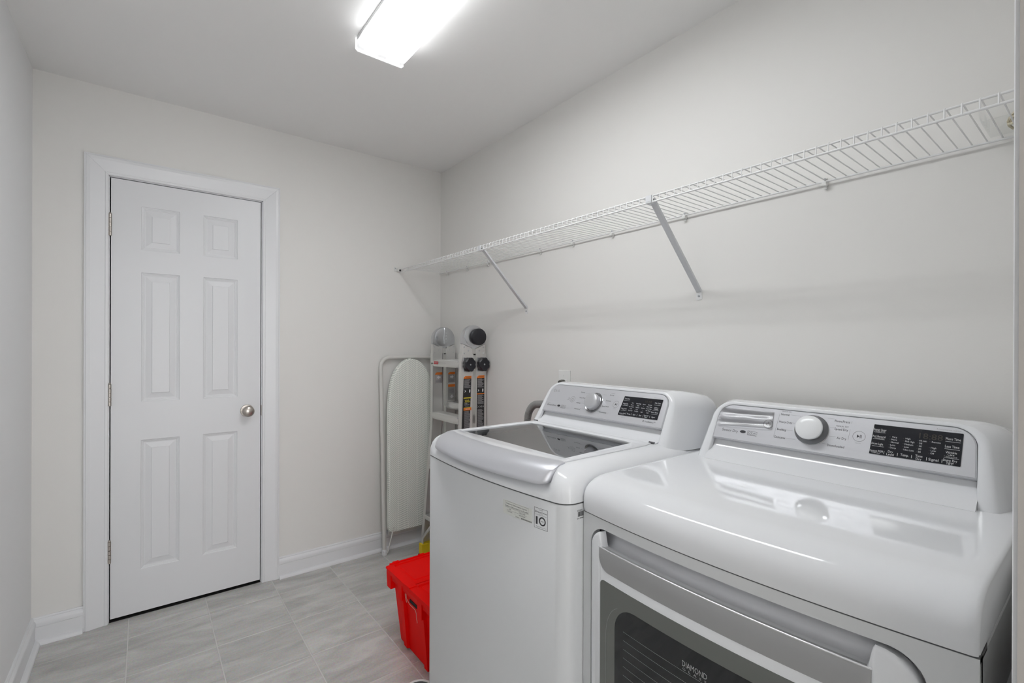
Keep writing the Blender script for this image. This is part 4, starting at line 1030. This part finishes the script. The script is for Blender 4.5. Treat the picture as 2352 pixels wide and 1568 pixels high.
# skirt tabs under the rim, ribs and grip on the camera-side end
for (ya, yb_, zd) in ((-.868,-.912,.225), (-.985,-1.022,.222), (-1.160,-1.200,.222), (-1.268,-1.312,.225)):
    bm = NB(); extrude_poly(bm, [(TX0+.003,ya,.288),(TX0+.003,yb_,.288),(TX0+.005,yb_+.003,zd),(TX0+.005,ya-.003,zd)], (.026,0,0)); obj('rim_tab', bm, 'red', body)
bm = NB(); extrude_poly(bm, [(TX0+.004,-.865,.290),(TX0+.004,-1.314,.290),(TX0+.010,-1.314,.262),(TX0+.010,-.865,.262)], (.010,0,0)); obj('rim_skirt', bm, 'red', body)
for yr in (-1.000, -1.182):
    bm = NB(); loft(bm, [[(xw(z)-.012,yr+.014,z),(xw(z)-.012,yr-.014,z),(xw(z)+.004,yr-.018,z),(xw(z)+.004,yr+.018,z)] for z in (.012,.26)], True, True, True); obj('rib', bm, 'red', body)
bm = NB(); extrude_poly(bm, [(xw(.235)-.0025,y,z) for y, z in ((-1.060,.241),(-1.124,.241),(-1.129,.237),(-1.129,.231),(-1.124,.227),(-1.060,.227),(-1.055,.231),(-1.055,.237))], (.004,0,0)); obj('grip_slot', bm, 'dark', body)
bm = NB(); tube(bm, [(-.744,-1.045,.262),(-.741,-1.040,.246),(-.737,-1.038,.232),(-.736,-1.043,.222)], .0011, 5); tube(bm, [(-.742,-1.050,.262),(-.738,-1.046,.240),(-.737,-1.070,.228),(-.738,-1.125,.228),(-.737,-1.133,.215),(-.735,-1.131,.195),(-.733,-1.133,.178)], .0010, 5); obj('string', bm, 'string', tt)
# two lid flaps that meet in the middle, raised panel each, hinge knuckles on the long edges
YM = -1.090
for s, ya, yb_ in ((1, TY1-.006, YM+.002), (-1, TY0+.006, YM-.002)):
    lo, hi = min(ya, yb_), max(ya, yb_)
    bm = NB(); loft(bm, [rr4(TX0-.003, TX1+.003, lo, hi, .3055, .010), rr4(TX0-.003, TX1+.003, lo, hi, .3105, .010), rr4(TX0+.014, TX1-.014, lo+.010, hi-.010, .3125, .010), rr4(TX0+.030, TX1-.030, lo+.020, hi-.016, .3125, .010), rr4(TX0+.034, TX1-.034, lo+.024, hi-.020, .3070, .010), rr4(TX0+.044, TX1-.044, lo+.034, hi-.026, .3070, .010), rr4(TX0+.048, TX1-.048, lo+.038, hi-.030, .3110, .008)], True, True, True)
    fl = obj('lid_flap', bm, 'red', tt, 30)
    if s > 0: bm = NB(); box(bm, TX0-.005, TX0+.030, YM-.020, YM+.016, .3100, .3150, .0015); obj('latch_tab', bm, 'red', fl)
    for xk in (TX0+.035, TX0+.16, TX0+.29, TX0+.42, TX1-.05):
        obj('hinge_knuckle', lathe(NB(), [(.0085,0),(.0085,.026)], (xk, ya+s*.003, .311), (1,0,0), 12), 'red', fl, 40)
    obj('hinge_rod', tube(NB(), [(TX0+.02, ya+s*.003, .311),(TX1-.02, ya+s*.003, .311)], .0050, 8), 'red', fl, 60)

# ================================================================== SMALL BOWL
bw_ = thing('bowl', (-.806,-1.292,0), 'small white round bowl on the floor between tote and washing machine', 'bowl')
obj('bowl_shell', lathe(NB(), [(.030,0),(.040,.004),(.052,.034),(.0535,.0375),(.0515,.0395),(.0465,.0385),(.0455,.036)], (-.806,-1.292,0), (0,0,1), 32, True, False), 'bowl', bw_, 40)
obj('bowl_inside', lathe(NB(), [(.0456,.0362),(.034,.012),(0,.010)], (-.806,-1.292,0), (0,0,1), 32, False, False), 'bowlin', bw_, 40)
